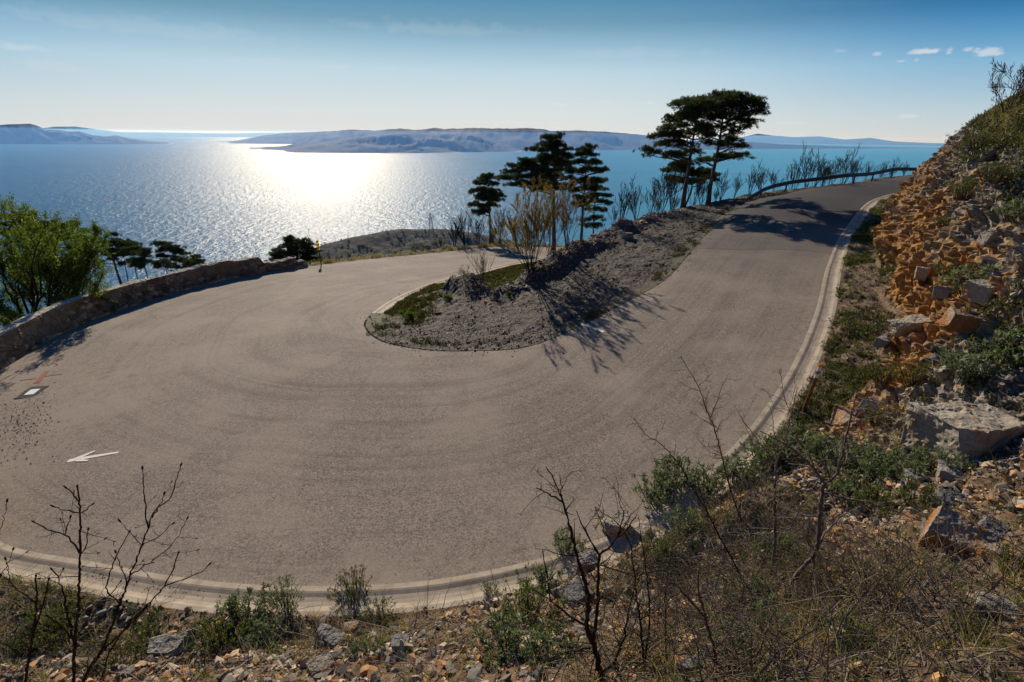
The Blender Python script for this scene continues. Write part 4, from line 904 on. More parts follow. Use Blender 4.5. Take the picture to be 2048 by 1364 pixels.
# ------------------------------------------------------------------ pines
def pine(label, base, trunk, pads, r0, seed, group=None, dens=1., tuft=.17, mat_='needle', fill=False, limbs=True):
    """trunk, pads: marks in the plane of the tree (depth base.y); pads carry their own depth"""
    rng = np.random.default_rng(seed); base = np.asarray(base, float); Y = base[1]
    T = [base - [0, 0, .3]] + [on_plane(x, y, Y + .12 * i) for i, (x, y) in enumerate(trunk)]
    T[1:] = [t for t in T[1:] if t[2] > base[2] + .1]; T = np.array(T)
    s = np.concatenate(([0], np.cumsum(np.linalg.norm(np.diff(T, axis=0), axis=1)))); u = np.linspace(0, s[-1], 26); TP = np.stack([np.interp(u, s, T[:, k]) for k in range(3)], -1)
    k = np.ones(5) / 5; TP[2:-2] = np.stack([np.convolve(TP[:, q], k, 'valid') for q in range(3)], -1)
    TP[:, :2] += np.cumsum(rng.normal(0, .012, (26, 2)), 0) * (s[-1] / 6)
    root = thing('pine_tree', base, label, 'tree', group)
    mb = MB(); rr = r0 * (1 - .82 * np.linspace(0, 1, 26)**1.1) + r0 * .35 * np.exp(-np.linspace(0, 1, 26) * 18); mb.tube(TP, rr, 9)
    nd = MB(); ex = [((a[0] + b[0]) / 2 + rng.normal(0, 2), (a[1] + b[1]) / 2 + rng.normal(0, 1.5), (a[2] + b[2]) * .42, (a[3] + b[3]) * .34) for a, b in zip(pads[:-1], pads[1:]) if fill and math.hypot(a[0] - b[0], a[1] - b[1]) < 27]; pads = list(pads) + ex
    for (px, py, hw, hh) in pads:
        c = on_plane(px, py, Y); m_ = (c[1] * math.cos(PITCH) - c[2] * math.sin(PITCH)) / FP; a, b = hw * m_ * 1.12, hh * m_ * .9
        c = c + [0, rng.normal(0, .55 * a + .25), 0]; dq = max(a * .9, .35)
        # limb from the trunk
        j = np.argmin(np.abs(TP[:, 2] - (c[2] - .25 * abs(c[0] - TP[12, 0]) - .1))); j = max(j, 6); q = TP[j]
        if limbs:
            lm = curve(q, c - [0, 0, b * .5], 7, rng, .10, .10); mb.tube(lm, np.linspace(min(.055, r0 * .4), .016, 7), 4)
        ncl = max(4, int(5 + a * 5)); C0 = rng.normal(0, .52, (ncl, 3)) * [a * 1.35, dq, b * .85]; C0[:, 2] += .12 * b - .25 * b * (np.abs(C0[:, 0]) / a)**2
        n = int((28 + 120 * a * b * 8) * dens); n = min(n, 330); wc = rng.integers(0, ncl, n)
        d3 = rng.normal(size=(n, 3)); d3 /= np.linalg.norm(d3, axis=1)[:, None]; d3 *= rng.random((n, 1))**.5
        P = c + C0[wc] + d3 * [.50 * a + .10, .42 * dq + .10, .42 * b + .06]
        for q2 in P[rng.choice(n, min(n, 7), False)]:
            if limbs: mb.tube(curve(c - [0, 0, b * .5], q2, 4, rng, .15), [.014, .011, .008, .006], 3)
        # tufts: needles fanning out and up from each shoot
        ax = d3 * [1, 1, .4] + .5 * C0[wc] / (np.abs(C0).max() + .01) + [0, 0, .8]; ax /= np.linalg.norm(ax, axis=1)[:, None]
        kk = 12; A = np.repeat(P, kk, 0); Dn = np.repeat(ax, kk, 0) * .8 + rng.normal(0, .55, (n * kk, 3)); ln = tuft * rng.uniform(.7, 1.25, n * kk)
        nd.leaves(A, Dn, ln, .13 * tuft, rng)
    mb.build('trunk', M['bark'], root, True, base); nd.build('crown', M[mat_], root, False, base); return root
def tiers(L, step=13, seed=1, hh=5.6):
    rng = np.random.default_rng(seed); out = []
    for y, x0, x1 in L:
        n = max(1, round((x1 - x0) / step))
        for i in range(n):
            x = x0 + (x1 - x0) * (i + .5) / n; e = abs((i + .5) / n - .5) * 2
            out.append((x, y + rng.normal(0, 1.2) + 2.5 * e, step * .62, hh * (1.1 - .35 * e)))
    return out
def build_pines():
    b1 = hit(1367, 411); b2 = hit(1416, 402)
    pine('umbrella pine with bare slanting trunk and a long low limb reaching left over the sea', b1, [(1371, 380), (1378, 340), (1389, 270), (1398, 220)],
         [(1298, 299, 10, 5), (1311, 309, 14, 6), (1340, 307, 16, 7), (1365, 313, 16, 7), (1385, 305, 14, 6), (1332, 289, 17, 6), (1357, 287, 17, 6), (1317, 272, 13, 6), (1340, 268, 17, 8), (1366, 270, 17, 9), (1338, 257, 13, 6), (1362, 250, 19, 10), (1348, 233, 11, 5), (1370, 228, 17, 9), (1392, 236, 19, 11), (1360, 209, 15, 6), (1385, 204, 17, 7), (1405, 206, 17, 8), (1398, 222, 20, 10), (1408, 252, 16, 10), (1412, 272, 13, 7), (1390, 255, 16, 9)], .17, 21, 'umbrella pines on the verge', .58, .2, fill=True)
    pine('tall umbrella pine on the verge nearest the guardrail, with the widest flat top', b2, [(1420, 370), (1428, 330), (1437, 280), (1445, 230), (1450, 202)],
         [(1392, 212, 15, 6), (1408, 200, 15, 6), (1412, 220, 17, 7), (1400, 232, 14, 7), (1440, 228, 17, 8), (1488, 208, 18, 7), (1470, 205, 18, 7), (1428, 199, 20, 7), (1452, 192, 22, 8), (1478, 194, 22, 8), (1500, 204, 20, 7), (1521, 212, 9, 6), (1513, 226, 12, 4), (1492, 221, 16, 7), (1460, 211, 24, 9), (1435, 216, 20, 9), (1482, 240, 18, 7), (1503, 246, 13, 4), (1463, 233, 18, 8), (1493, 254, 8, 3), (1422, 236, 16, 8), (1455, 254, 16, 7), (1458, 275, 14, 5), (1467, 281, 7, 3), (1445, 288, 9, 4), (1463, 292, 16, 5), (1479, 293, 8, 3), (1450, 314, 14, 5), (1472, 312, 16, 6), (1488, 311, 8, 4), (1419, 318, 13, 5), (1402, 322, 9, 4), (1418, 282, 10, 8), (1428, 262, 12, 8)], .18, 22, 'umbrella pines on the verge', .58, .2, fill=True)
    b3 = b1 + [1.1, 4.5, 0]; b3[2] = gz(b3[0], b3[1])
    pine('low bushy pine behind the two umbrella pine trunks', b3, [(1384, 380), (1386, 345), (1388, 318)],
         [(1348, 343, 11, 5), (1366, 336, 14, 7), (1388, 345, 16, 7), (1344, 355, 10, 4), (1360, 360, 14, 5), (1386, 364, 15, 6), (1408, 342, 11, 5), (1425, 351, 7, 4), (1429, 360, 5, 3), (1380, 325, 12, 5), (1356, 328, 8, 4), (1402, 355, 12, 5)], .11, 23, None, 1., .2, fill=True)
    G = 'pines beyond the lower road'
    def far(px, Yd, **k): q = on_plane(px, 480, Yd); q[2] = gz(q[0], Yd); return q
    pine('small leaning pine left of the brown-leaved shrub', far(979, 47), [(980, 470), (978, 420), (975, 380), (974, 352)], tiers([(352, 962, 990), (364, 954, 992), (379, 946, 995), (388, 955, 1000), (397, 962, 1000), (410, 938, 990), (421, 944, 982)], 12, 1), .16, 31, G, 1.0, .2)
    pine('tallest pine of the clump, rising behind the brown-leaved shrub', far(1108, 45), [(1108, 470), (1107, 400), (1107, 330), (1106, 272)], tiers([(273, 1089, 1124), (287, 1087, 1128), (297, 1065, 1134), (311, 1078, 1146), (320, 1040, 1140), (330, 1016, 1143), (341, 1012, 1142), (353, 1002, 1140), (366, 1020, 1138), (376, 1060, 1135)], 14, 2, 5.5), .20, 32, G, 1.0, .2)
    pine('slender pointed pine to the right of the tallest pine of the clump', far(1163, 44), [(1164, 440), (1168, 390), (1171, 340), (1173, 298)], tiers([(297, 1165, 1185), (307, 1153, 1186), (324, 1148, 1198), (340, 1143, 1213), (361, 1142, 1209), (377, 1148, 1200), (394, 1148, 1180), (408, 1145, 1170)], 12, 3), .15, 33, G, 1.0, .2)
    pine('low dark pine at the right foot of the slender pointed pine', far(1186, 46), [(1186, 450), (1187, 420), (1190, 385)], tiers([(377, 1180, 1205), (390, 1165, 1220), (401, 1162, 1218), (418, 1172, 1208), (436, 1164, 1209), (449, 1166, 1200)], 12, 4, 4), .10, 34, G)
    G = 'pines below the parapet wall'
    def low(px, py, Yd): q = on_plane(px, py, Yd); q[2] = min(q[2], gz(q[0], Yd)) if False else gz(q[0], Yd); return q
    for i, (px, Yd, tr, tl, r, lab) in enumerate((
        (70, 46, [(80, 520), (75, 470), (70, 440)], [(434, 0, 80), (448, -30, 150), (462, -30, 175), (478, 20, 185)], .22, 'broad dark pine mostly hidden behind the bright green tree'),
        (238, 58, [(230, 530), (222, 500), (218, 485)], [(474, 214, 230), (482, 204, 252), (490, 198, 262), (500, 194, 270), (508, 205, 262), (518, 202, 222)], .26, 'stout umbrella pine with leaning double trunk just right of the green tree'),
        (252, 60, [(249, 530), (246, 510), (245, 492)], [(489, 240, 260), (498, 236, 275), (505, 240, 268)], .14, 'thin-trunked pine beside the stout umbrella pine'),
        (268, 57, [(264, 540), (260, 515), (257, 498)], [(495, 250, 284), (503, 246, 280), (525, 238, 262)], .14, 'slim pine with one flat spray pointing right over the sea'),
        (291, 54, [(287, 530), (284, 510), (283, 500)], [(498, 288, 303), (505, 276, 300), (513, 266, 296), (522, 265, 300), (530, 270, 290)], .16, 'windswept pine with thick bare trunk in the middle of the row'),
        (325, 62, [(324, 515), (320, 500), (317, 487)], [(486, 308, 328), (492, 306, 333), (500, 314, 338), (510, 316, 340)], .13, 'two-tiered pine standing tallest of the right-hand pair'),
        (351, 62, [(350, 520), (347, 505), (345, 492)], [(492, 336, 354), (499, 335, 360), (507, 338, 366), (516, 344, 370)], .13, 'pine with layered fans, right one of the pair'),
        (342, 50, [(343, 535), (344, 528)], [(524, 312, 378), (533, 316, 365)], .10, 'flat low pine crown spreading just over the wall coping'),
        (393, 52, [(393, 525), (393, 518)], [(514, 385, 400), (521, 378, 408), (529, 374, 412)], .10, 'small dome-shaped pine peeping over the wall'))):
        pine(lab, low(px, 540, Yd), tr, tiers(tl, 11, 40 + i, 4.), r, 60 + i, G, .8, .22)
    b = on_plane(590, 520, 37.); b[2] = gz(b[0], 37.)
    pine('spreading young light green pine behind the low ruined end of the wall', b, [(592, 505), (590, 490), (588, 480)], tiers([(478, 566, 594), (482, 604, 618), (489, 560, 622), (498, 552, 630), (507, 545, 634), (516, 542, 636), (524, 600, 636)], 11, 77, 5), .12, 78, None, 1.1, .16, 'needle2')
build_pines()
# ------------------------------------------------------------------ the bright green tree behind the wall
def green_tree():
    rng = np.random.default_rng(91); base = on_plane(60, 640, 22.5); base[2] = gz(base[0], 22.5) - .1
    root = thing('broadleaf_tree', base, 'large bright green tree in spring leaf leaning over the parapet wall', 'tree')
    mb, lf, tips = MB(), MB(), []
    marks = [(2, 440), (28, 438), (60, 452), (90, 446), (115, 480), (155, 468), (190, 476), (205, 492), (195, 510), (190, 540), (160, 560), (130, 600), (100, 520), (40, 500), (10, 530), (-40, 480), (-60, 560), (30, 600), (70, 560), (150, 510), (180, 500), (115, 510), (60, 520), (195, 575), (215, 590), (215, 615), (-10, 610), (140, 640), (90, 640), (60, 480), (-20, 460), (165, 500), (20, 660), (50, 680), (0, 690), (-40, 640), (110, 660)]
    for i, (x, y) in enumerate(marks):
        e = on_plane(x, y, 22.5 + rng.normal(0, 1.3)); e[1] = max(e[1], 20.6) if y > 560 else e[1]
        mid = base + (e - base) * .5 + [rng.normal(0, .3), rng.normal(0, .3), -.2]
        c1 = curve(base + rng.normal(0, .18, 3) * [1, 1, 0], mid, 7, rng, .12); c2 = curve(mid, e, 7, rng, .12)
        mb.tube(c1, np.linspace(.075, .045, 7), 6); mb.tube(c2, np.linspace(.045, .010, 7), 4)
        for q in range(1, 7):
            for _ in range(4):
                d = unit(c2[q] - c2[q - 1]) * .7 + rng.normal(0, .55, 3) + [0, 0, .55]
                grow(rng, mb, c2[q], d, rng.uniform(.45, .95), .012, 1, tips, 3, (3, 5), .6, .6, .6, .25, .005)
    P = np.array([t[0] for t in tips]); D = np.array([t[1] for t in tips]); k = 3
    A = np.repeat(P, k, 0) + rng.normal(0, .05, (len(P) * k, 3)); Dn = np.repeat(D, k, 0) * .6 + rng.normal(0, .6, (len(P) * k, 3)) + [0, 0, .1]
    lf.leaves(A, Dn, rng.uniform(.06, .12, len(A)), rng.uniform(.035, .06, len(A)), rng)
    mb.build('trunk', M['dark'], root, True, base); lf.build('crown', M['spring'], root, False, base)
green_tree()
# ------------------------------------------------------------------ bare and budding bushes
def bush_data(seed, h, spread, stems, lev=2, leaf=0., leafmat='brown', r=.016, upr=.35, tw='twig', rmin=.006, lsize=.05, nb=(3, 5), ang=.5):
    rng = np.random.default_rng(seed); mb, lf, tips = MB(), MB(), []
    for i in range(stems):
        a = rng.uniform(0, 2 * math.pi); tl = rng.random()**.7 * spread / h
        d = np.array([math.cos(a) * tl, math.sin(a) * tl, 1.]); p = np.array([math.cos(a), math.sin(a), 0]) * .06 * spread * rng.random() + [0, 0, -.06]
        grow(rng, mb, p, d, h * rng.uniform(.6, .95), r * rng.uniform(.6, 1.1), lev, tips, 4, nb, .5, ang, upr, .22, rmin, .35, .28)
    me = mb.data('stems', M[tw], True); ml = None
    if leaf > 0:
        tp = [t for t in tips if t[2] < lev]; P = np.array([t[0] for t in tp]); D = np.array([t[1] for t in tp]); k = rng.random(len(P)) < min(leaf, 1); P, D = P[k], D[k]; n = max(1, int(leaf)) * 2
        A = np.repeat(P, n, 0) + rng.normal(0, lsize * .3, (len(P) * n, 3)); lf.leaves(A, np.repeat(D, n, 0) * .5 + rng.normal(0, .6, (len(A), 3)), lsize * rng.uniform(.6, 1.3, len(A)), lsize * .5, rng); ml = lf.data('foliage', M[leafmat])
    return me, ml
def put(name, data, p, label, cat, rz=0., sc=1., group=None, tilt=(0, 0)):
    o = obj(name, data[0]); o.location = p; o.rotation_euler = (R(tilt[0]), R(tilt[1]), rz); o.scale = (sc, sc, sc) if not hasattr(sc, '__len__') else sc
    tag(o, label, cat, group)
    if data[1] is not None: obj('foliage', data[1], o)
    return o
def build_bushes():
    rng = np.random.default_rng(7)
    big = bush_data(101, 4.1, 3.4, 30, 3, 2.0, 'brown', .022, .42, 'dark', .0042, .052, (3, 4), .40)
    put('shrub', big, hit(1062, 541), 'large multi-stemmed shrub with brown budding leaves on the tip of the bank', 'shrub', 1.0, (1.12, .34, .90))
    mid = bush_data(102, 3.6, 1.6, 12, 3, .3, 'brown', .02, .4, 'twig', .006, .08, (2, 4), .4)
    put('shrub', mid, hit(1135, 500), 'slim grey budding shrub right behind the large brown-leaved shrub', 'shrub', .4)
    put('shrub', mid, hit(1100, 512), 'tall thin-stemmed shrub between the large brown-leaved shrub and the slim grey one', 'shrub', 2.4, .95)
    sm = bush_data(103, 1.7, .9, 15, 1, 0, 'brown', .012, .4, 'twig', .006, .05)
    put('shrub', sm, hit(970, 562), 'small bare twiggy shrub beside the inner kerb', 'shrub', 0, 1.)
    sg = bush_data(104, .8, .6, 8, 1, .8, 'herb', .008, .3, 'twig', .005, .06)
    put('shrub', sg, hit(930, 560), 'low sprawling green-leaved shoot touching the inner kerb', 'shrub', 0, 1.)
    gb = bush_data(105, .62, 1.0, 13, 2, 1.2, 'spring', .006, .3, 'twig', .003, .06)
    put('shrub', gb, hit(822, 640), 'green leafy shrub with dark stems at the tip of the bank', 'shrub', 0, (.8, .8, .75))
    put('shrub', gb, hit(1020, 590, 6), 'small round grey-green shrub in the middle of the bank', 'shrub', 2., .4)
    put('shrub', gb, hit(890, 600, 6), 'low green shrub close to the end of the inner kerb', 'shrub', 4., .6)
    A = [bush_data(110 + i, 2.0, .9, 9, 2, .10 if i % 2 else 0, 'olive', .014, .5, 'dark', .007, .06, (3, 5), .5) for i in range(4)]
    # ridge of the bank and behind the rail:  px of the foot, py, height px, label
    L = [(1243, 440, 78, 'thin dead-looking bare bush, first on the ridge right of the pines clump', 0), (1268, 432, 62, 'bare bush with pale upright stems on the ridge', 1), (1228, 452, 40, 'low bare bush at the left end of the ridge', 2), (1300, 428, 70, 'bare bush starting to show green in front of the sea', 3),
         (1322, 424, 84, 'dense fan-shaped bare bush left of the umbrella pines', 0), (1342, 420, 78, 'brownish bare bush touching the left umbrella pine trunk', 1), (1386, 412, 62, 'bare bush between the two umbrella pine trunks', 2), (1402, 408, 58, 'greenish bush just left of the second umbrella pine trunk', 3), (1440, 400, 52, 'spreading bare bush right of the second umbrella pine', 0), (1465, 392, 46, 'bare round bush near the lower end of the guardrail', 1)]
    for i, (px, py, h, lab, v) in enumerate(L):
        p = hit(px, py); d = p[1] * math.cos(PITCH) - p[2] * math.sin(PITCH); p[:2] *= 1.03; p[2] -= .15
        put('bare_bush', A[v], p, lab, 'bush', i * 1.3, (h * d / FP / 1.75), 'bare bushes along the ridge')
    ld_ = [bush_data(120 + i, 1.5, .5, 10, 1, 1.6, 'olive', .01, .4, 'dark', .006, .08) for i in range(2)]
    put('leafy_bush', ld_[0], hit(1315, 432), 'small green leafy bush under the fan-shaped bare bush', 'bush', 0, 1.0)
    put('leafy_bush', ld_[1], hit(1345, 425), 'dark green leafy bush at the foot of the left umbrella pine', 'bush', 1, .9)
    put('leafy_bush', ld_[0], hit(1430, 405), 'dark green leafy bush at the foot of the second umbrella pine', 'bush', 2, .8)
    L = [(1530, 366, 44, 'low bare bush where the guardrail levels out'), (1552, 358, 40, 'arching bare bush behind the first upright guardrail post'), (1580, 352, 36, 'small bush behind the guardrail with pale twig ends'), (1610, 342, 52, 'dense dark bush behind the guardrail'), (1637, 338, 62, 'tallest pointed bush of those behind the guardrail'), (1650, 335, 52, 'twin-topped bush right beside the tallest pointed bush'),
         (1672, 331, 44, 'narrow feathery bush behind the guardrail'), (1692, 328, 40, 'grey bush midway along the guardrail'), (1718, 322, 56, 'leafy dark bush rising over the middle of the guardrail'), (1738, 320, 38, 'thin open bush after the leafy dark bush'), (1762, 316, 26, 'faint small bush behind the upper guardrail'), (1790, 312, 26, 'wispy bush behind the upper guardrail'), (1810, 309, 28, 'pointed wispy bush near the crest of the road'), (1836, 306, 20, 'last tiny bush before the cliff hides the guardrail')]
    for i, (px, py, h, lab) in enumerate(L):
        p = RAIL(px) ; d = p[1] * math.cos(PITCH) - p[2] * math.sin(PITCH)
        put('bare_bush', A[i % 4], p - [0, 0, .2], lab, 'bush', i * 2.1, (h * d / FP + .7) / 1.9, 'bushes behind the guardrail')
    # beyond the lower road
    L = [(905, 495, 46, 'bare bush first from the left beyond the lower road', 0, 0), (930, 492, 66, 'tall bare bush beyond the lower road under the small leaning pine', 1, 0), (955, 490, 60, 'dark tangled bush beyond the lower road', 2, 0), (1000, 488, 66, 'bare bush beyond the lower road half hidden by the large shrub', 3, 0), (880, 497, 24, 'knee-high yellowish bush by the lower road edge', 0, 1), (1035, 486, 60, 'bush beyond the lower road seen through the large shrub', 1, 0), (985, 486, 36, 'low green bush at the foot of the small leaning pine', 1, 1), (693, 520, 16, 'bright green rounded bush at the road edge right of the marker post', 0, 2), (855, 505, 14, 'low yellow-green bush on the road edge', 0, 1)]
    for i, (px, py, h, lab, v, lf_) in enumerate(L):
        p = hit(px, py); p[1] += .8; p[2] -= .25; d = p[1] * math.cos(PITCH) - p[2] * math.sin(PITCH)
        if lf_: put('leafy_bush', ld_[v], p, lab, 'bush', i, (h * d / FP + .25) / 1.4 * np.array([1.5 if lf_ == 2 else 1] * 2 + [1]))
        else: put('bare_bush', A[v], p, lab, 'bush', i * 1.7, (h * d / FP + .3) / 1.8)
    # scrub below the wall
    L = [(215, 575, 40, 'yellow-green bush between the green tree and the pines below the wall'), (265, 560, 30, 'brown scrub bush under the thin pines'), (310, 552, 24, 'scrub bush behind the windswept pine'), (360, 540, 20, 'scrub bush behind the layered pines'), (185, 540, 50, 'tall olive bush in the gap below the green tree'), (240, 600, 34, 'bright bush growing against the back of the wall')]
    for i, (px, py, h, lab) in enumerate(L):
        q = on_plane(px, py, (30, 40, 44, 46, 44, 26)[i]); q[2] = gz(q[0], q[1]); d = q[1] * math.cos(PITCH) - q[2] * math.sin(PITCH)
        put('leafy_bush', ld_[i % 2], q, lab, 'bush', i, np.array([2.2, 2.2, 1.3]) * (h * d / FP) / 1.4)
    p = hit(2012, 228, 6); tb = bush_data(130, 3., 1.9, 12, 3, 0, 'brown', .022, .25, 'dark', .008, .06, (3, 5), .55)
    d = p[1] * math.cos(PITCH) - p[2] * math.sin(PITCH); put('bare_bush', tb, p - [0, 0, .1], 'bare black branching bush on the skyline at the top of the cut', 'bush', .5, 92 * d / FP / 2.6)
    put('bare_bush', tb, hit(2062, 215, 12) - [0, 0, .1], 'bare bush on the skyline cropped by the frame edge', 'bush', 2.5, 100 * d / FP / 2.6)
# ------------------------------------------------------------------ guard rail
def rail_curve():
    i0, i1 = param(IC, at(1484, 396, -4.15)), 0
    C_ = IC[:i0 + 1][::-1].copy(); Nn = IN_[:i0 + 1][::-1]; C_[:, :2] -= Nn * .55; C_[:, 2] += .03; return C_
RC = rail_curve()
def RAIL(px):
    u, v, d = _proj(RC); k = np.nanargmin(np.abs(u - px)); p = RC[k].copy(); T = RC[min(k + 3, len(RC) - 1)] - RC[k]; n = unit([-T[1], T[0], 0]); p += n * 1.25; p[2] = gz(p[0], p[1]); return p
def build_rail():
    s = np.concatenate(([0], np.cumsum(np.linalg.norm(np.diff(RC, axis=0), axis=1))))
    root = thing('guardrail', RC[0], 'long dark galvanised guardrail following the upper road, its near end ramped into the ground', 'guardrail')
    u = np.arange(0, min(s[-1], 70), .25); P = np.stack([np.interp(u, s, RC[:, k]) for k in range(3)], -1)
    T = np.gradient(P, axis=0); T /= np.linalg.norm(T, axis=1)[:, None]; Nn = np.stack([-T[:, 1], T[:, 0], 0 * T[:, 0]], -1)
    top = np.interp(u, [0, .4, 3.4, 5, 200], [-.05, .06, .62, .76, .76])
    prof = [(0, .0), (-.045, -.03), (-.07, -.06), (-.07, -.09), (-.01, -.13), (-.005, -.155), (-.01, -.18), (-.07, -.22), (-.07, -.25), (-.045, -.28), (0, -.31)]
    prof = prof + [(a + .012, b) for a, b in prof[::-1]]
    V = np.stack([P + Nn * a + np.array([0, 0, 1.]) * (top[:, None] + b) for a, b in prof], 1); n, m = V.shape[:2]; i = np.arange(n * m).reshape(n, m); j = np.roll(i, -1, 1)
    F = np.stack([i[:-1], j[:-1], j[1:], i[1:]], -1).reshape(-1, 4)
    obj('rail', mesh('rail', V.reshape(-1, 3) - RC[0], [F, i[0][::-1][None], i[-1][None]], M['steel'], False), root)
    x = 3.4
    while x < min(s[-1], 68):
        k = int(x / .25); k = min(k, n - 1); h = top[k]; mb = MB(); c = P[k] + Nn[k] * .10
        z0, z1 = P[k, 2] - .5, P[k, 2] + h - .03; hh = z1 - z0; cc = c * [1, 1, 0] + [0, 0, (z0 + z1) / 2]
        mb.box(cc, T[k] * .012, Nn[k] * .11, [0, 0, hh]); mb.box(cc + Nn[k] * .055 + T[k] * .03, T[k] * .06, Nn[k] * .012, [0, 0, hh - .004]); mb.box(cc - Nn[k] * .055 + T[k] * .03, T[k] * .06, Nn[k] * .012, [0, 0, hh - .008])
        mb.box(P[k] + Nn[k] * .03 + [0, 0, h - .15], T[k] * .10, Nn[k] * .05, [0, 0, .16])
        mb.build('post', M['steel'], root, False, RC[0]); x += 4.
build_rail()
build_bushes()
# ------------------------------------------------------------------ roadside posts, paint, drain
def build_small():
    p = hit(642, 530, 5); p[2] = zR(p[None])[0]; t = thing('marker_post', p, 'thin dark marker post with a yellow and black panel by the end of the wall', 'marker post')
    lean = np.array([-.035, 0, 1.]); mb = MB(); mb.tube([lean * 0 - [0, 0, .2], lean * 1.05], .036, 6); mb.build('pole', M['iron'], t)
    mb = MB(); mb.box(lean * 1.33 + [0, -.02, 0], [.17, 0, 0], [0, .02, 0], lean * .62); mb.build('panel', M['panel'], t)
    mb = MB(); c = lean * 1.33 + np.array([0, -.034, 0])
    for z in (-.2, .02, .24): V = [c + [-.085, 0, z - .10], c + [.085, 0, z + .0], c + [.085, 0, z + .09], c + [-.085, 0, z - .01]]; mb.add(V, [[0, 1, 2, 3]])
    mb.build('stripe', M['black'], t)
    mb = MB(); mb.add([c + [-.085, -.002, -.2], c + [.085, -.002, -.10], c + [.085, -.002, -.04], c + [-.085, -.002, -.14]], [[0, 1, 2, 3]]); mb.build('white_band', M['white'], t)
    p = hit(1608, 822, 5); top = on_plane(1642, 728, p[1] - .15); t = thing('snow_pole', p, 'slanting brown wooden roadside stake with white band and orange tip in the ditch', 'stake')
    d = top - p; u = np.array([1., .1, 0]) * .085; w = np.array([-.02, .18, 0]) * .16; 
    def seg(name, a, b, m, k=1.):
        mb = MB(); q = d * (a + b) / 2; mb.box(q, u * k, w * k, d * (b - a)); return mb.build(name, m, t)
    seg('stake', -.15, .72, M['wood']); seg('white_band', .72, .94, M['white'], 1.06); seg('orange_tip', .94, 1.0, M['orange']); seg('blue_mark', .80, .86, M['blue'], 1.15)
    def ribbon(mb, pts, w0, w1=None, h=.008):
        Q = np.array([at(x, y, -7.) for x, y in pts]); 
        for it in range(6): Q = np.array([at(x, y, z) for (x, y), z in zip(pts, zR(Q))])
        n = max(2, int(np.linalg.norm(np.diff(Q, axis=0), axis=1).sum() / .06)); s = np.concatenate(([0], np.cumsum(np.linalg.norm(np.diff(Q, axis=0), axis=1)))); uu = np.linspace(0, s[-1], n); Q = np.stack([np.interp(uu, s, Q[:, k]) for k in range(3)], -1)
        T = np.gradient(Q, axis=0); N = np.stack([-T[:, 1], T[:, 0]], -1); N /= np.linalg.norm(N, axis=1)[:, None]; ww = np.linspace(w0, w1 if w1 else w0, n)[:, None] / 2
        A, B = Q.copy(), Q.copy(); A[:, :2] += N * ww; B[:, :2] -= N * ww; V = np.stack([A, B], 1).reshape(-1, 3); V[:, 2] = zR(V) + h; i = np.arange(n) * 2
        mb.add(V, np.stack([i[:-1], i[:-1] + 1, i[1:] + 1, i[1:]], -1))
    mb = MB(); ribbon(mb, [(237, 905), (200, 911), (165, 917), (136, 922)], .07, .14); ribbon(mb, [(190, 902), (172, 910), (150, 919)], .06, .14, .011); ribbon(mb, [(176, 922), (155, 921)], .05, .10, .014)
    tag(mb.build('painted_arrow', M['mark']), 'hand-painted white arrow on the asphalt pointing left', 'road marking')
    mb = MB(); ribbon(mb, [(1163, 648), (1207, 664)], .12); tag(mb.build('painted_line', M['mark']), 'short white painted line at the asphalt edge by the gravel bank', 'road marking')
    mb = MB(); ribbon(mb, [(40, 761), (73, 757)], .05); ribbon(mb, [(88, 753), (125, 748)], .05); ribbon(mb, [(73, 766), (84, 754), (95, 742)], .16, .12, .011)
    tag(mb.build('painted_cross', M['spray']), 'orange sprayed cross on the asphalt close to the wall', 'road marking')
    mb = MB()
    for q in ([(92, 724), (97, 731)], [(97, 731), (104, 727), (108, 722)], [(108, 722), (116, 719)], [(103, 727), (113, 727), (116, 730), (108, 733)], [(112, 724), (120, 719), (130, 718)]): ribbon(mb, q, .035, None, .008 + .003 * len(mb.V))
    tag(mb.build('painted_scrawl', M['spray']), 'thin orange sprayed figures on the asphalt above the orange cross', 'road marking')
    p = at(65, 785, -7.3); p[2] = zR(p[None])[0]
    for _ in range(6): p = at(65, 785, zR(p[None])[0])
    q = at(86, 783, p[2]); u = unit((q - p) * [1, 1, 0]); v = np.array([-u[1], u[0], 0]); t = thing('drain_cover', p, 'black rectangular plate with white centre set in the asphalt at the left', 'drain cover')
    w_ = np.linalg.norm(at(87, 782, p[2]) - at(44, 789, p[2])) * .98; h_ = np.linalg.norm(at(63, 776, p[2]) - at(67, 794, p[2])) * .95
    mb = MB(); mb.box([0, 0, .006], u * w_, v * h_, [0, 0, .03]); mb.build('frame', M['black'], t)
    mb = MB(); mb.box([0, 0, .016], u * w_ * .5, v * h_ * .48, [0, 0, .022]); mb.build('plate', M['white'], t)
    # pylon on the headland, islet, houses
    f = HEAD[int((863 - 490) / 3), 40]; t = thing('power_pylon', f, 'slim lattice power pylon standing on the headland against the sea', 'pylon'); H = 15.5; mb = MB()
    lv = np.linspace(0, 1, 9)
    for a, b in ((-1, -1), (1, -1), (1, 1), (-1, 1)): mb.tube([[a * (1.5 * (1 - z) + .25), b * (1.5 * (1 - z) + .25), z * H] for z in lv], .10, 4)
    for z0, z1 in zip(lv[:-1], lv[1:]):
        r0, r1 = 1.5 * (1 - z0) + .25, 1.5 * (1 - z1) + .25
        for a, b, c_, d_ in ((-1, -1, 1, -1), (1, -1, 1, 1), (1, 1, -1, 1), (-1, 1, -1, -1)): mb.tube([[a * r0, b * r0, z0 * H], [c_ * r1, d_ * r1, z1 * H]], .06, 3); mb.tube([[c_ * r0, d_ * r0, z0 * H], [a * r1, b * r1, z1 * H]], .06, 3)
    mb.build('tower', M['steel'], t); mb = MB()
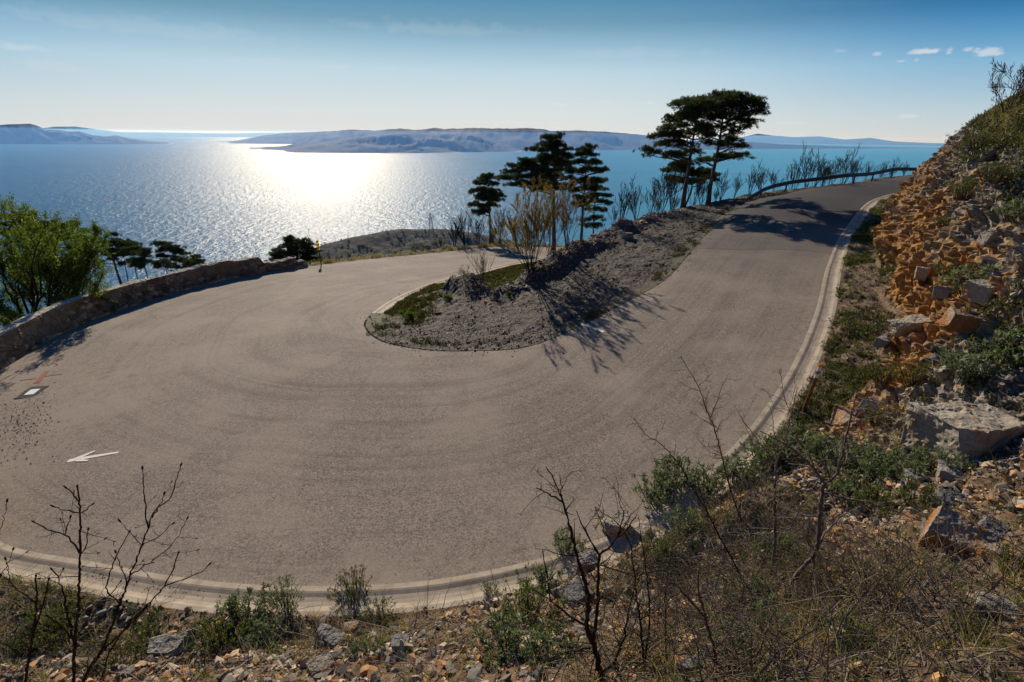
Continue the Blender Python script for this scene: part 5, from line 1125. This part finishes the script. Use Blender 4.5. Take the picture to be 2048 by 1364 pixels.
    for z, w2 in ((.78, 2.2), (.9, 1.7)): mb.tube([[-w2, 0, z * H], [w2, 0, z * H]], .1, 4); mb.tube([[-w2, 0, z * H], [0, 0, z * H + 1.]], .06, 3); mb.tube([[w2, 0, z * H], [0, 0, z * H + 1.]], .06, 3)
    mb.build('crossarm', M['steel'], t)
    q0, q1 = at(895, 317, SEA), at(936, 319, SEA); n = 40; mb = []; tt = np.linspace(0, 1, n); w = np.sin(tt * math.pi)**.35
    for r, hgt in ((-1, -3), (-.5, 5), (0, 9), (.5, 5), (1, -3)): mb.append(np.stack([q0[0] + (q1[0] - q0[0]) * tt, q0[1] + (q1[1] - q0[1]) * tt + r * 60 * w, SEA + hgt * w + 2 * fbm(np.stack([tt * 14, tt * 0 + r, tt * 0], -1), 3, 7)], -1))
    V = np.stack(mb, 1).reshape(-1, 3); m_, t_ = mat('reef rock'); n_ = t_.noise(t_.add('ShaderNodeTexCoord').outputs['Object'], .05, 5); finish(t_, t_.ramp(n_, (.3, (.05, .045, .04)), (.7, (.14, .13, .11))), .9)
    tag(obj('islet', mesh('islet', V, [gridfaces(n, 5)], m_, True)), 'long flat dark islet lying in the open water off the large island', 'islet')
build_small()
# ================================================================== foreground growth
def sage_data(seed, h, stems, leafL, mat_='sage', whorl=9, spread=.5, levels=4):
    rng = np.random.default_rng(seed); mb, lf = MB(), MB()
    for i in range(stems):
        a = rng.uniform(0, 2 * math.pi); rr = spread * rng.random()**.6; p0 = np.array([math.cos(a), math.sin(a), 0]) * rr * .45 + [0, 0, -.03]
        e = np.array([math.cos(a) * rr, math.sin(a) * rr, h * rng.uniform(.55, 1.05) * (1.1 - .35 * rr / spread)]); c = curve(p0, e, 7, rng, .13, .05); mb.tube(c, np.linspace(.006, .0025, 7), 3)
        ps = [(c[-1], unit(c[-1] - c[-3]), 1.)]
        for q in range(levels): k = rng.integers(3, 7); ps.append((c[k] + rng.normal(0, .02, 3), unit(c[k] - c[k - 1]) + rng.normal(0, .35, 3), rng.uniform(.5, .9)))
        for P, ax, s in ps:
            n = rng.integers(whorl - 5, whorl); D = ax * rng.uniform(.15, .9, (n, 1)) + rng.normal(0, .62, (n, 3)); lf.leaves(P + rng.normal(0, .008, (n, 3)), D, 1.2 * leafL * s * rng.uniform(.55, 1.15, n), leafL * .32 * s, rng, .18)
    return mb.data('stems', M['dark']), lf.data('foliage', M[mat_])
def build_sage():
    V = [sage_data(300 + i, .42, 42, .075, 'sage', 9, .36) for i in range(3)] + [sage_data(310, .5, 55, .05, 'herb', 10, .42), sage_data(311, .36, 60, .045, 'olive', 9, .4)]
    L = [  # px, py, width px, variant, label
        (1312, 1005, 120, 0, 'grey-green sage clump on the lip of the road right of the pale tan boulder'), (1362, 975, 120, 1, 'sage clump leaning over the asphalt edge, next up from the lip clump'), (1420, 1000, 130, 2, 'wide sage clump between the thin thorny stems above the asphalt'), (1475, 960, 120, 0, 'sage clump crossed by the tallest thorny stem'),
        (1530, 925, 120, 1, 'sage clump hiding the end of the kerb gutter'), (1592, 905, 120, 2, 'sage clump in front of the slanting stake'), (1650, 925, 130, 0, 'leafy sage clump below the toe of the rock bench'), (1715, 945, 140, 1, 'tall sage clump with long leafy stems under the upright half-orange block'), (1775, 965, 130, 2, 'sage clump below the flat shards of the bench'), (1835, 945, 120, 0, 'sage clump in front of the ochre-stained block'),
        (1895, 940, 90, 1, 'thin sage clump in front of the huge smooth block'), (1690, 1000, 130, 2, 'sage clump right of the forked thorny trunk'), (1760, 1030, 110, 3, 'green herb clump above the tilted orange slab'), (1840, 1015, 100, 3, 'green herb clump left of the dark shaded block'), (1765, 850, 110, 4, 'dark green cushion growing in a crack of the rock bench'),
        (1370, 1065, 110, 1, 'grey sage clump beside the leftmost leaning thorny stem'), (1320, 1120, 100, 3, 'small herb clump above the cream boulder'), (1090, 1180, 120, 0, 'sage clump where the gutter disappears under the scree'), (1060, 1245, 170, 3, 'broad green shrub left of the forked sapling trunk'), (1010, 1310, 170, 0, 'dense sage clump at the lower edge, centre'), (1110, 1320, 160, 1, 'sage clump at the foot of the forked sapling'), (1130, 1105, 90, 2, 'sage clump behind the tall smooth grey slab'),
        (985, 1185, 50, 3, 'small bright green tuft growing in the gutter'), (700, 1195, 130, 4, 'dark twiggy herb clump rooted at the back of the gutter'), (560, 1215, 120, 3, 'leafy clump spilling into the gutter left of the twiggy herb'), (490, 1235, 150, 0, 'tall sage clump covering the gutter right of the budding saplings'), (440, 1290, 160, 3, 'broad leafy clump at the right side of the budding saplings'), (540, 1300, 150, 1, 'shaded sage clump above the low grey outcrop'), (760, 1230, 90, 4, 'tuft of yellow-green herb just behind the gutter'),
        (730, 1310, 120, 1, 'sage clump right of the low grey outcrop'), (1560, 1130, 130, 1, 'sage clump between the two main thorny trunks'), (1500, 1215, 140, 0, 'sage clump in shade left of the main thorny trunk'), (1545, 1280, 150, 2, 'dark sage clump at the base of the main thorny trunk'), (1460, 1310, 150, 0, 'leafy sage clump at the lower edge left of the dark stone'), (1690, 1290, 120, 3, 'green herb clump at the lower edge right of the dry stalks'),
        (300, 1290, 120, 3, 'green herb behind the main budding sapling'), (110, 1270, 130, 3, 'green creeping herb under the left budding sapling'), (230, 1340, 150, 4, 'dark green clump between the budding stems at the lower edge'), (40, 1310, 120, 4, 'dark clump in the lower left corner'), (2030, 1150, 110, 3, 'bright green herb at the right frame edge below the rusty stone'), (1950, 1270, 120, 4, 'low dark cushion by the big pale rock'),
        (1950, 585, 110, 0, 'grey-green bush rooted in the middle of the cliff face'), (1905, 555, 60, 4, 'small dark cushion left of the bush in the cliff face'), (1990, 360, 80, 4, 'dark scrubby cushion high on the cliff'), (1925, 395, 60, 3, 'green cushion in the upper cliff'), (1890, 450, 50, 4, 'small cushion on a ledge of the upper cliff'), (2015, 745, 150, 0, 'sage bush hanging above the huge smooth block'), (1920, 755, 100, 1, 'dry sage clump on the bench left of the hanging sage bush'), (1835, 765, 120, 4, 'brownish cushion at the foot of the cliff corner'), (1760, 760, 80, 4, 'green cushion in the ditch beneath the cliff corner'), (2030, 440, 70, 0, 'grey bush near the right edge of the upper cliff'), (1960, 300, 70, 4, 'heath-like cushion below the skyline')]
    for i, (px, py, w, v, lab) in enumerate(L):
        p = hit(px, py, 6); d = p[1] * math.cos(PITCH) - p[2] * math.sin(PITCH); sc = w * d / FP / (.78 if px > 1900 and py < 800 else 1.1 if px < 800 else .95)
        put('sage_clump' if v < 3 else 'herb_clump', V[v], p - [0, 0, .02 * sc], lab, 'plant', i * 1.7, sc, None, (-8, 0))
build_sage()
M['cover'] = m_leaf('low ground cover', (.035, .038, .012), (.07, .072, .022), (.15, .125, .05), .3)
M['litter'] = m_leaf('dead leaf litter', (.06, .035, .016), (.20, .115, .05), (.42, .29, .16), .2)
def grass():
    rng = np.random.default_rng(41); lf = MB(); lg = MB(); tw = MB()
    slope = VIS * sstep(HR, .9, .3) * np.clip(.35 + HNZ * -1.1, .05, 1.4) * (HX > -.1)
    top = VIS * sstep(HX - HC, .1, .8) * 1.2 * sstep(HR, .4, .8)
    ditch = VIS * (HX < .3) * (HR > .4) * np.clip(.4 + HNZ, .05, 1) * .5
    def blades(mb, w, clumps, per, L, Wd, up):
        k = pick(rng, w * HA, clumps); P = np.repeat(HP[k], per, 0); n = len(P); P = P + rng.normal(0, .035, (n, 3)) * [1, 1, .2]
        D = rng.normal(0, .55, (n, 3)) + [0, 0, up]; D /= np.linalg.norm(D, axis=1)[:, None]; ln = L * rng.uniform(.4, 1.3, n); wd = Wd * np.repeat(np.maximum(1, np.linalg.norm(HP[k], axis=1) / 7.), per)
        S_ = np.cross(D, rng.normal(size=(n, 3))); S_ /= np.linalg.norm(S_, axis=1)[:, None]; B = rng.normal(0, .3, (n, 3)) + [0, 0, -.25]
        pt = [P + D * (ln * f)[:, None] + B * (ln * f * f)[:, None] * .8 for f in (0, .35, .7, 1.)]; V = np.stack([pt[0] - S_ * wd[:, None] / 2, pt[0] + S_ * wd[:, None] / 2, pt[1] + S_ * wd[:, None] * .45, pt[1] - S_ * wd[:, None] * .45, pt[2] + S_ * wd[:, None] * .3, pt[2] - S_ * wd[:, None] * .3, pt[3]], 1).reshape(-1, 3)
        i = np.arange(n)[:, None] * 7; mb.add(V, np.concatenate([i + [0, 1, 2, 3], i + [3, 2, 4, 5]], 0), i + [5, 4, 6])
    blades(lf, slope, 480, 16, .26, .004, .7); blades(lg, slope * .7 + ditch * .35, 800, 14, .16, .005, 1.1); blades(lg, top, 500, 12, .22, .005, 1.3); blades(lf, top, 700, 10, .32, .004, 1.3); blades(lg, ditch, 1100, 12, .13, .006, 1.)
    # long tangled stalks beneath the thorny trees
    c0 = [hit(x, y, 8) for x, y in ((1700, 1180), (1650, 1220), (1740, 1140), (1620, 1160), (1780, 1200), (1600, 1260), (1250, 1330), (1340, 1290))]
    for c in c0:
        for _ in range(46):
            p = c + rng.normal(0, .16, 3) * [1, 1, 0]; p[2] = c[2] + (c[1] - p[1]) * .6; e = p + rng.normal(0, .42, 3) * [1, .6, .5] + [0, 0, .22]; lf.tube(curve(p, e, 6, rng, .18, .25), np.linspace(.0035, .0015, 6), 3)
    zc = [hit(x, y, 8) for x, y in ((1500, 1080), (1560, 1180), (1640, 1240), (1720, 1180), (1450, 1250), (1600, 1320), (1760, 1280), (1380, 1180))]
    zw = np.max([np.exp(-((HP - c)**2).sum(1) / .55) for c in zc], 0) * VIS
    k = pick(rng, zw * HA, 2600)
    for p in HP[k]: e = p + rng.normal(0, .34, 3) * [1, .8, .45] + [0, 0, .16]; tw.tube(curve(p + [0, 0, .02], e, 5, rng, .2, .15), np.linspace(.005, .0018, 5) * rng.uniform(.5, 1.3), 3)
    blades(lf, zw, 170, 14, .34, .0045, .8); blades(lg, zw, 300, 14, .24, .004, 1.)
    k = pick(rng, slope * HA, 2600)
    for p in HP[k]: e = p + rng.normal(0, .3, 3) * [1, .8, .35] + [0, 0, .10]; tw.tube(curve(p + [0, 0, .02], e, 5, rng, .2, .12), np.linspace(.006, .002, 5) * rng.uniform(.5, 1.2), 3)
    lt = MB(); k = pick(rng, (slope + .3 * VIS * sstep(HR, .9, .3) * (HX > -.1)) * HA, 16000); D = rng.normal(0, 1, (len(k), 3)) * [1, 1, .35]; lt.leaves(HP[k] + rng.normal(0, .01, (len(k), 3)) + [0, 0, .008], D, rng.uniform(.02, .07, len(k)), rng.uniform(.008, .03, len(k)), rng)
    tag(lt.build('leaf_litter', M['litter']), kind='stuff')
    tag(lf.build('dry_grass', M['straw']), kind='stuff'); tag(lg.build('grass', M['herb']), kind='stuff'); tag(tw.build('fallen_twigs', M['twig']), kind='stuff')
    # cushions of ground cover on the bank, in the ditch and along the lower road
    gc = MB(); P, D, gr = BANK[0]; du, dl, t = D; e = np.minimum(du, dl); nz = fbm(P * .8, 3, 151)
    w = (e > .12) * (dl > .78) * (sstep(gr + .25 * nz, .42, .75) + 2.2 * sstep(dl, 3.0, 1.2) * sstep(P[:, 1], 17.2, 18.5) * (nz > -.5)) + .5 * np.exp(-((du - .5) / .4)**2) * (P[:, 1] > 15.5) * (nz > -.1); k = pick(rng, w, 4600)
    Q = P[k]; n = 22; A = np.repeat(Q, n, 0) + rng.normal(0, .07, (len(Q) * n, 3)) * [1, 1, .35]; A[:, 2] = np.maximum(A[:, 2], np.repeat(Q[:, 2], n)); gc.leaves(A, rng.normal(0, .6, (len(A), 3)) + [0, 0, .7], rng.uniform(.05, .13, len(A)), .035, rng)
    k = pick(rng, ditch * HA, 1900); Q = HP[k]; n = 18; A = np.repeat(Q, n, 0) + rng.normal(0, .06, (len(Q) * n, 3)) * [1, 1, .35]; gc.leaves(A, rng.normal(0, .6, (len(A), 3)) + [0, 0, .7], rng.uniform(.04, .11, len(A)), .03, rng)
    k = pick(rng, VIS * sstep(HX - HC, -1.0, .5) * sstep(HR, .4, .8) * np.clip(.6 + HNZ, .1, 1) * HA, 3600); Q = HP[k]; n = 18; A = np.repeat(Q, n, 0) + rng.normal(0, .1, (len(Q) * n, 3)) * [1, 1, .5]; gc.leaves(A, rng.normal(0, .6, (len(A), 3)) + [0, 0, .7], rng.uniform(.06, .16, len(A)), .05, rng)
    tag(gc.build('ground_cover', M['cover']), kind='stuff')
    # pale grass along the far edge of the lower road
    pg = MB(); s = rng.integers(param(OC, at(625, 531, -8.2)), param(OC, (5.5, 49)), 170); Q = OC[s].copy(); off = rng.uniform(.05, .9, len(s)); Q[:, :2] += ON[s] * off[:, None]; Q[:, 2] += -.05 - .02 * off
    n = 14; A = np.repeat(Q, n, 0) + rng.normal(0, .08, (len(Q) * n, 3)) * [1, 1, .1]; pg.leaves(A, rng.normal(0, .35, (len(A), 3)) + [0, 0, 1.], np.repeat(rng.uniform(.12, .5, len(Q)), n) * rng.uniform(.5, 1, len(A)), .03, rng, .05)
    tag(pg.build('roadside_grass', M['straw']), kind='stuff')
    # scrub on the headland and the slope under the wall
    hs = MB(); V = HEAD[:, 8:46].reshape(-1, 3); k = rng.integers(0, len(V), 420); Q = V[k]; n = 26; sz = rng.uniform(.3, .9, len(Q)); A = np.repeat(Q, n, 0) + rng.normal(0, .5, (len(Q) * n, 3)) * np.repeat(sz, n)[:, None] + [0, 0, .3]; hs.leaves(A, rng.normal(0, .6, (len(A), 3)) + [0, 0, .5], .9 * np.repeat(sz, n), .5, rng)
    tag(hs.build('headland_scrub', M['olive']), kind='stuff')
    sl = MB(); Vs, dd, wl = SEAW; ok = np.repeat((dd > .9) & (dd < 120), 1)[None] & (np.ones(len(Vs), bool)[:, None]); V = Vs[ok]; dr = np.broadcast_to(dd[None], ok.shape)[ok]; k = pick(rng, np.where(dr < 8, .25, np.where(dr < 40, 1., 2.)), 5200); Q = V[k]; dd_ = dr[k]; sz = np.interp(dd_, [0, 10, 60], [.10, .25, .5]); n = 26
    A = np.repeat(Q, n, 0) + rng.normal(0, 1, (len(Q) * n, 3)) * np.repeat(sz, n)[:, None] * [1, 1, .6]; sl.leaves(A, rng.normal(0, .6, (len(A), 3)) + [0, 0, .6], np.repeat(np.interp(dd_, [0, 10, 60], [.12, .2, .4]), n), .12, rng)
    tag(sl.build('undergrowth', M['olive']), kind='stuff')
grass()
# ------------------------------------------------------------------ thorny saplings close to the eye
def sapling(name, label, y0, stems, m, seed, thorn=1., buds=False, group=None, ground=True):
    """stems: (marks, start radius, end radius, depth drift); the first starts at the root"""
    rng = np.random.default_rng(seed); mb, bd = MB(), MB(); root = None
    for marks, r0, r1, dy in stems:
        n = len(marks); P = np.array([on_plane(x, y, y0 + dy * (i / max(1, n - 1)) + (dy * .0)) for i, (x, y) in enumerate(marks)])
        if root is None:
            root = P[0].copy(); root[2] = gz(root[0], root[1]) - .05
            if root[2] < P[0][2] - .02: P = np.vstack([root + [0, 0, -.05], P])
        s = np.concatenate(([0], np.cumsum(np.linalg.norm(np.diff(P, axis=0), axis=1)))); k = max(8, int(s[-1] / .035)); u = np.linspace(0, s[-1], k); Q = np.stack([np.interp(u, s, P[:, q]) for q in range(3)], -1)
        if k > 8: Q[1:-1] = (Q[:-2] + Q[1:-1] * 2 + Q[2:]) / 4
        Q[1:-1] += rng.normal(0, .0035, (k - 2, 3)); r = np.linspace(r0, r1, k); r = r * (1 + .12 * rng.normal(size=k)); mb.tube(Q, r, 6)
        if buds: bd_ = unit(Q[-1] - Q[-3]); mb.tube([Q[-1] - bd_ * .004, Q[-1] + bd_ * .010, Q[-1] + bd_ * .022, Q[-1] + bd_ * .036], [.0035, .0072, .0064, .001], 6)
        L = s[-1]; cnt = int(L * 21 * thorn)
        for _ in range(cnt):
            q = rng.integers(1, k - 1); ax = unit(Q[q + 1] - Q[q - 1]); sd = unit(np.cross(ax, rng.normal(size=3))); ln = rng.uniform(.02, .15) * (1.25 - .5 * q / k) if rng.random() < .75 else rng.uniform(.12, .32)
            d = unit(sd + ax * rng.uniform(.15, .8)); e = Q[q] + d * ln; c = curve(Q[q], e, 5, rng, .14, .06); rr = min(r[q] * .55, .0045 + ln * .006); mb.tube(c, np.linspace(rr, .0014, 5), 4)
            for _ in range(int(ln * 34)):
                w = rng.integers(1, 5); t_ = unit(np.cross(c[w] - c[w - 1], rng.normal(size=3))) + unit(c[w] - c[w - 1]) * .5; mb.tube([c[w], c[w] + t_ * rng.uniform(.012, .05)], [.0018, .0008], 3)
            if buds and ln > .1: mb.tube([c[-1], c[-1] + d * .008, c[-1] + d * .016, c[-1] + d * .024], [.0018, .0042, .0038, .001], 5)
    o = mb.build(name, m, None, True, root); o.location = root; tag(o, label, 'sapling', group)
    return o
def build_saplings():
    G = 'thorny saplings on the foreground slope'
    h = hit(1573, 1200, 6); y = h[1]
    sapling('thorny_sapling', 'stout forked thorny sapling, the thickest trunk right of centre, bending left at its foot', y, [
        ([(1573, 1205), (1585, 1165), (1605, 1134), (1628, 1113), (1637, 1082), (1638, 1035), (1645, 994), (1647, 968)], .026, .016, -.05),
        ([(1647, 970), (1632, 942), (1610, 918), (1584, 898), (1555, 880), (1520, 862)], .013, .005, .1), ([(1647, 970), (1664, 957), (1676, 944), (1686, 898), (1690, 880), (1703, 828), (1714, 780)], .013, .004, -.15), ([(1632, 942), (1660, 905), (1682, 880)], .005, .003, .1),
        ([(1645, 985), (1700, 998), (1760, 1010), (1842, 1042)], .009, .003, -.25), ([(1690, 888), (1730, 890), (1790, 884)], .004, .002, -.1), ([(1637, 1088), (1655, 1060), (1682, 1032), (1730, 1010)], .010, .003, .2), ([(1640, 1036), (1600, 1030), (1560, 1036), (1530, 1030)], .006, .0025, .15),
        ([(1630, 1110), (1690, 1130), (1730, 1150), (1780, 1180)], .006, .0025, -.15), ([(1628, 1113), (1622, 1160), (1625, 1205)], .007, .003, -.2)], M['twig'], 701, 1.2, False, G)
    y = hit(1536, 1165, 6)[1]
    sapling('thorny_sapling', 'straight slender thorny sapling just left of the stout forked one', y, [
        ([(1536, 1170), (1546, 1130), (1550, 1085), (1550, 1045), (1549, 980), (1553, 924), (1567, 896), (1575, 860), (1582, 828), (1594, 780)], .018, .003, -.1), ([(1553, 924), (1530, 900), (1505, 868), (1480, 830)], .007, .002, .15), ([(1550, 1040), (1600, 1032), (1640, 1030), (1690, 1045)], .006, .002, -.2), ([(1549, 1010), (1520, 985), (1480, 955), (1450, 950)], .006, .002, .1), ([(1550, 1080), (1510, 1068), (1460, 1064), (1410, 1080)], .006, .002, .15), ([(1551, 960), (1580, 945), (1640, 910)], .005, .002, .1), ([(1582, 828), (1570, 800), (1560, 740)], .004, .002, .0)], M['twig'], 702, 1.3, False, G)
    y = hit(1498, 1185, 6)[1]
    sapling('thorny_sapling', 'thin thorny stem leaning far left over the asphalt', y, [
        ([(1498, 1190), (1471, 1130), (1444, 1083), (1416, 1028), (1386, 977), (1362, 932), (1325, 890), (1290, 868), (1266, 836)], .012, .0025, .1), ([(1362, 932), (1335, 922), (1300, 915)], .004, .0015, 0), ([(1416, 1028), (1400, 985), (1392, 950)], .004, .002, 0)], M['dark'], 703, 1.1, False, G)
    y = hit(1488, 1065, 6)[1]
    sapling('thorny_sapling', 'tallest thorny sapling rising in front of the bare asphalt', y, [
        ([(1490, 1080), (1482, 1040), (1464, 990), (1451, 942), (1440, 898), (1427, 852), (1413, 821), (1401, 780), (1382, 746), (1360, 712)], .015, .003, -.05), ([(1421, 835), (1435, 800), (1445, 770), (1457, 748)], .006, .002, .1), ([(1401, 782), (1375, 772), (1352, 760)], .004, .0015, .05), ([(1427, 852), (1400, 835), (1380, 823)], .005, .002, .1), ([(1430, 866), (1445, 842), (1458, 838)], .005, .002, 0), ([(1445, 912), (1420, 905), (1395, 878)], .004, .002, 0), ([(1398, 772), (1412, 758), (1425, 745)], .003, .0015, 0)], M['redtwig'], 704, 1.4, False, G)
    y = hit(1480, 965, 6)[1] - .2
    sapling('thorny_sapling', 'fine pale twiggy shoots crossing the gutter in front of the slanting stake', y, [
        ([(1560, 1010), (1535, 950), (1510, 900), (1490, 850), (1468, 808)], .008, .002, .0), ([(1535, 950), (1560, 880), (1576, 830), (1590, 776), (1588, 740)], .007, .002, .0), ([(1576, 830), (1548, 815), (1536, 778)], .004, .002, .0), ([(1590, 800), (1602, 780), (1608, 766)], .004, .002, 0)], M['twig'], 705, 1.3, False, G)
    y = min(hit(1202, 1355, 8)[1], 3.4)
    sapling('thorny_sapling', 'dark forked thorny sapling at the lower centre, its tall tip in front of the road', y, [
        ([(1206, 1400), (1202, 1364), (1196, 1320), (1185, 1284), (1172, 1252), (1176, 1220), (1178, 1192), (1170, 1165), (1160, 1130), (1154, 1110), (1147, 1080), (1140, 1055), (1132, 1025), (1126, 1004), (1110, 965), (1092, 934)], .026, .003, -.1), ([(1126, 1004), (1100, 990), (1072, 976)], .006, .003, .05), ([(1124, 992), (1121, 970), (1120, 948)], .005, .002, .0),
        ([(1187, 1280), (1193, 1240), (1195, 1206), (1197, 1150), (1199, 1110)], .013, .009, .05), ([(1199, 1110), (1174, 1069), (1162, 1045), (1153, 1022)], .008, .003, .1), ([(1199, 1110), (1222, 1092), (1237, 1074), (1243, 1045), (1248, 1020)], .008, .003, -.05), ([(1237, 1074), (1255, 1060), (1268, 1042), (1275, 1022)], .005, .002, .0), ([(1225, 1088), (1205, 1055), (1190, 1014)], .004, .002, 0),
        ([(1171, 1250), (1137, 1230), (1120, 1215), (1102, 1203), (1085, 1190), (1060, 1176)], .009, .003, .1), ([(1102, 1203), (1093, 1150), (1085, 1098)], .006, .003, .1), ([(1102, 1203), (1080, 1212), (1050, 1212)], .004, .002, 0), ([(1180, 1296), (1150, 1300), (1110, 1312), (1060, 1330)], .008, .003, .2), ([(1196, 1205), (1205, 1192), (1218, 1188)], .007, .003, -.2), ([(1200, 1345), (1230, 1325), (1250, 1270), (1262, 1200), (1280, 1150)], .010, .003, -.1), ([(1200, 1130), (1270, 1150), (1320, 1160)], .005, .002, -.15)], M['dark'], 706, .9, False, G)
    y = min(hit(1285, 1340, 8)[1], 3.7)
    sapling('thorny_sapling', 'pair of thin upright thorny rods right of the dark forked sapling', y, [
        ([(1290, 1370), (1285, 1290), (1278, 1230), (1270, 1160), (1262, 1090), (1240, 1050), (1190, 1014)], .011, .002, 0), ([(1288, 1330), (1300, 1250), (1298, 1180), (1288, 1110), (1276, 1030)], .009, .002, .1), ([(1330, 1370), (1332, 1290), (1330, 1220), (1334, 1150), (1345, 1090)], .008, .002, .1), ([(1278, 1240), (1320, 1215), (1380, 1170)], .005, .002, 0), ([(1280, 1150), (1320, 1140), (1370, 1150), (1420, 1130)], .005, .002, -.1)], M['dark'], 707, 1.2, False, G)
    y = min(hit(1440, 1350, 8)[1], 3.4)
    sapling('thorny_sapling', 'low forked reddish sapling at the bottom edge right of centre', y, [
        ([(1432, 1400), (1430, 1364), (1428, 1300), (1418, 1260), (1410, 1230), (1395, 1180), (1396, 1140)], .016, .004, 0), ([(1428, 1320), (1450, 1345), (1490, 1340), (1508, 1330), (1520, 1300), (1535, 1255), (1550, 1220)], .010, .003, -.1), ([(1428, 1300), (1460, 1265), (1500, 1235)], .006, .002, .1), ([(1412, 1236), (1380, 1200), (1348, 1165), (1300, 1150)], .009, .003, .1), ([(1508, 1332), (1540, 1350), (1560, 1380)], .008, .004, -.2), ([(1395, 1190), (1340, 1165), (1340, 1160)], .004, .002, 0)], M['redtwig'], 708, 1., False, G)
    G = 'budding saplings at the lower left'
    y = 3.0
    sapling('budding_sapling', 'upright dark sapling with fat buds, tallest straight stem of the lower left corner', y, [
        ([(146, 1420), (147, 1364), (149, 1310), (152, 1260), (157, 1206), (159, 1150), (160, 1103), (161, 1060), (161, 1028), (158, 1000), (155, 976)], .017, .005, 0), ([(159, 1107), (147, 1085), (130, 1068), (98, 1060), (70, 1045)], .007, .004, .1), ([(130, 1069), (136, 1050), (140, 1036)], .004, .003, .0), ([(161, 1026), (135, 1020), (109, 1014)], .005, .003, -.05), ([(161, 1027), (175, 1018), (184, 1009)], .004, .003, 0), ([(158, 1002), (146, 988), (134, 977)], .006, .004, 0), ([(160, 1110), (172, 1094), (176, 1060)], .005, .003, -.05),
        ([(150, 1290), (138, 1240), (128, 1190), (117, 1150), (105, 1140)], .010, .004, .1), ([(117, 1152), (122, 1148), (126, 1140)], .004, .003, 0), ([(150, 1280), (200, 1210), (222, 1190), (240, 1165)], .007, .003, .1), ([(148, 1280), (120, 1250), (95, 1232)], .008, .005, -.1)], M['dark'], 711, .35, True, G)
    sapling('budding_sapling', 'slanting dark sapling leaning right, its long thin tips high against the asphalt', y - .1, [
        ([(150, 1425), (165, 1364), (186, 1325), (205, 1298), (226, 1247), (243, 1199), (260, 1151), (280, 1100), (297, 1055), (309, 1021), (325, 1008), (342, 997), (352, 966), (361, 932)], .016, .0025, 0), ([(297, 1055), (291, 1028), (288, 980), (285, 939)], .006, .0025, .05), ([(284, 1090), (262, 1068), (241, 1044)], .004, .002, 0), ([(285, 1088), (320, 1072), (345, 1048)], .004, .002, 0), ([(305, 1035), (318, 1010), (328, 989)], .005, .002, 0), ([(262, 1150), (300, 1125), (335, 1099), (358, 1070), (374, 1038)], .005, .002, 0), ([(255, 1165), (240, 1130), (232, 1106)], .004, .002, 0),
        ([(178, 1340), (205, 1301), (250, 1260), (284, 1226), (310, 1195), (331, 1171), (345, 1140), (356, 1108)], .011, .004, .1), ([(331, 1171), (370, 1158), (400, 1145), (417, 1130)], .005, .003, .1), ([(250, 1215), (210, 1180), (228, 1120), (258, 1065)], .006, .003, 0), ([(300, 1205), (262, 1240), (220, 1300), (200, 1364)], .007, .006, .1)], M['dark'], 712, .35, True, G)
    sapling('budding_sapling', 'short dark budding sapling nearest the left frame edge', y - .2, [
        ([(48, 1420), (51, 1364), (58, 1320), (65, 1274), (70, 1240), (73, 1206), (73, 1180), (72, 1154)], .014, .005, 0), ([(73, 1206), (50, 1190), (20, 1165), (2, 1150)], .006, .003, 0), ([(66, 1270), (90, 1200), (97, 1160)], .007, .004, .05), ([(60, 1310), (30, 1300), (0, 1285)], .006, .003, 0), ([(20, 1165), (15, 1130), (12, 1120)], .003, .002, 0)], M['dark'], 713, .35, True, G)
    sapling('budding_sapling', 'bare twig tip poking in at the left frame edge above the gutter', y - .2, [([(-60, 1380), (-30, 1200), (-5, 1080), (8, 1040), (14, 1004)], .008, .002, 0), ([(-30, 1200), (20, 1120), (26, 1100)], .004, .002, 0)], M['dark'], 714, .3, True, G)
build_saplings()
# ------------------------------------------------------------------ sea air
def build_haze():
    x, y0, y1, z0, z1 = 70000., -400., 92000., SEA - 620, 24.
    V = np.array([(a, b, c) for a in (-x, x) for b in (y0, y1) for c in (z0, z1)], float)
    F = np.array([[0, 1, 3, 2], [4, 6, 7, 5], [0, 4, 5, 1], [2, 3, 7, 6], [0, 2, 6, 4], [1, 5, 7, 3]])
    m = bpy.data.materials.new('sea haze'); m.use_nodes = True; t = NT(m.node_tree)
    v = t.add('ShaderNodeVolumePrincipled', {'Color': (.17, .42, 1.0, 1), 'Absorption Color': (1, 1, 1, 1), 'Density': HAZE_DENSITY, 'Anisotropy': .3})
    t.t.links.new(v.outputs[0], t.add('ShaderNodeOutputMaterial').inputs['Volume'])
    tag(obj('haze', mesh('haze', V, [F], m)), kind='stuff')
HAZE_DENSITY = 4.8e-5
build_haze()
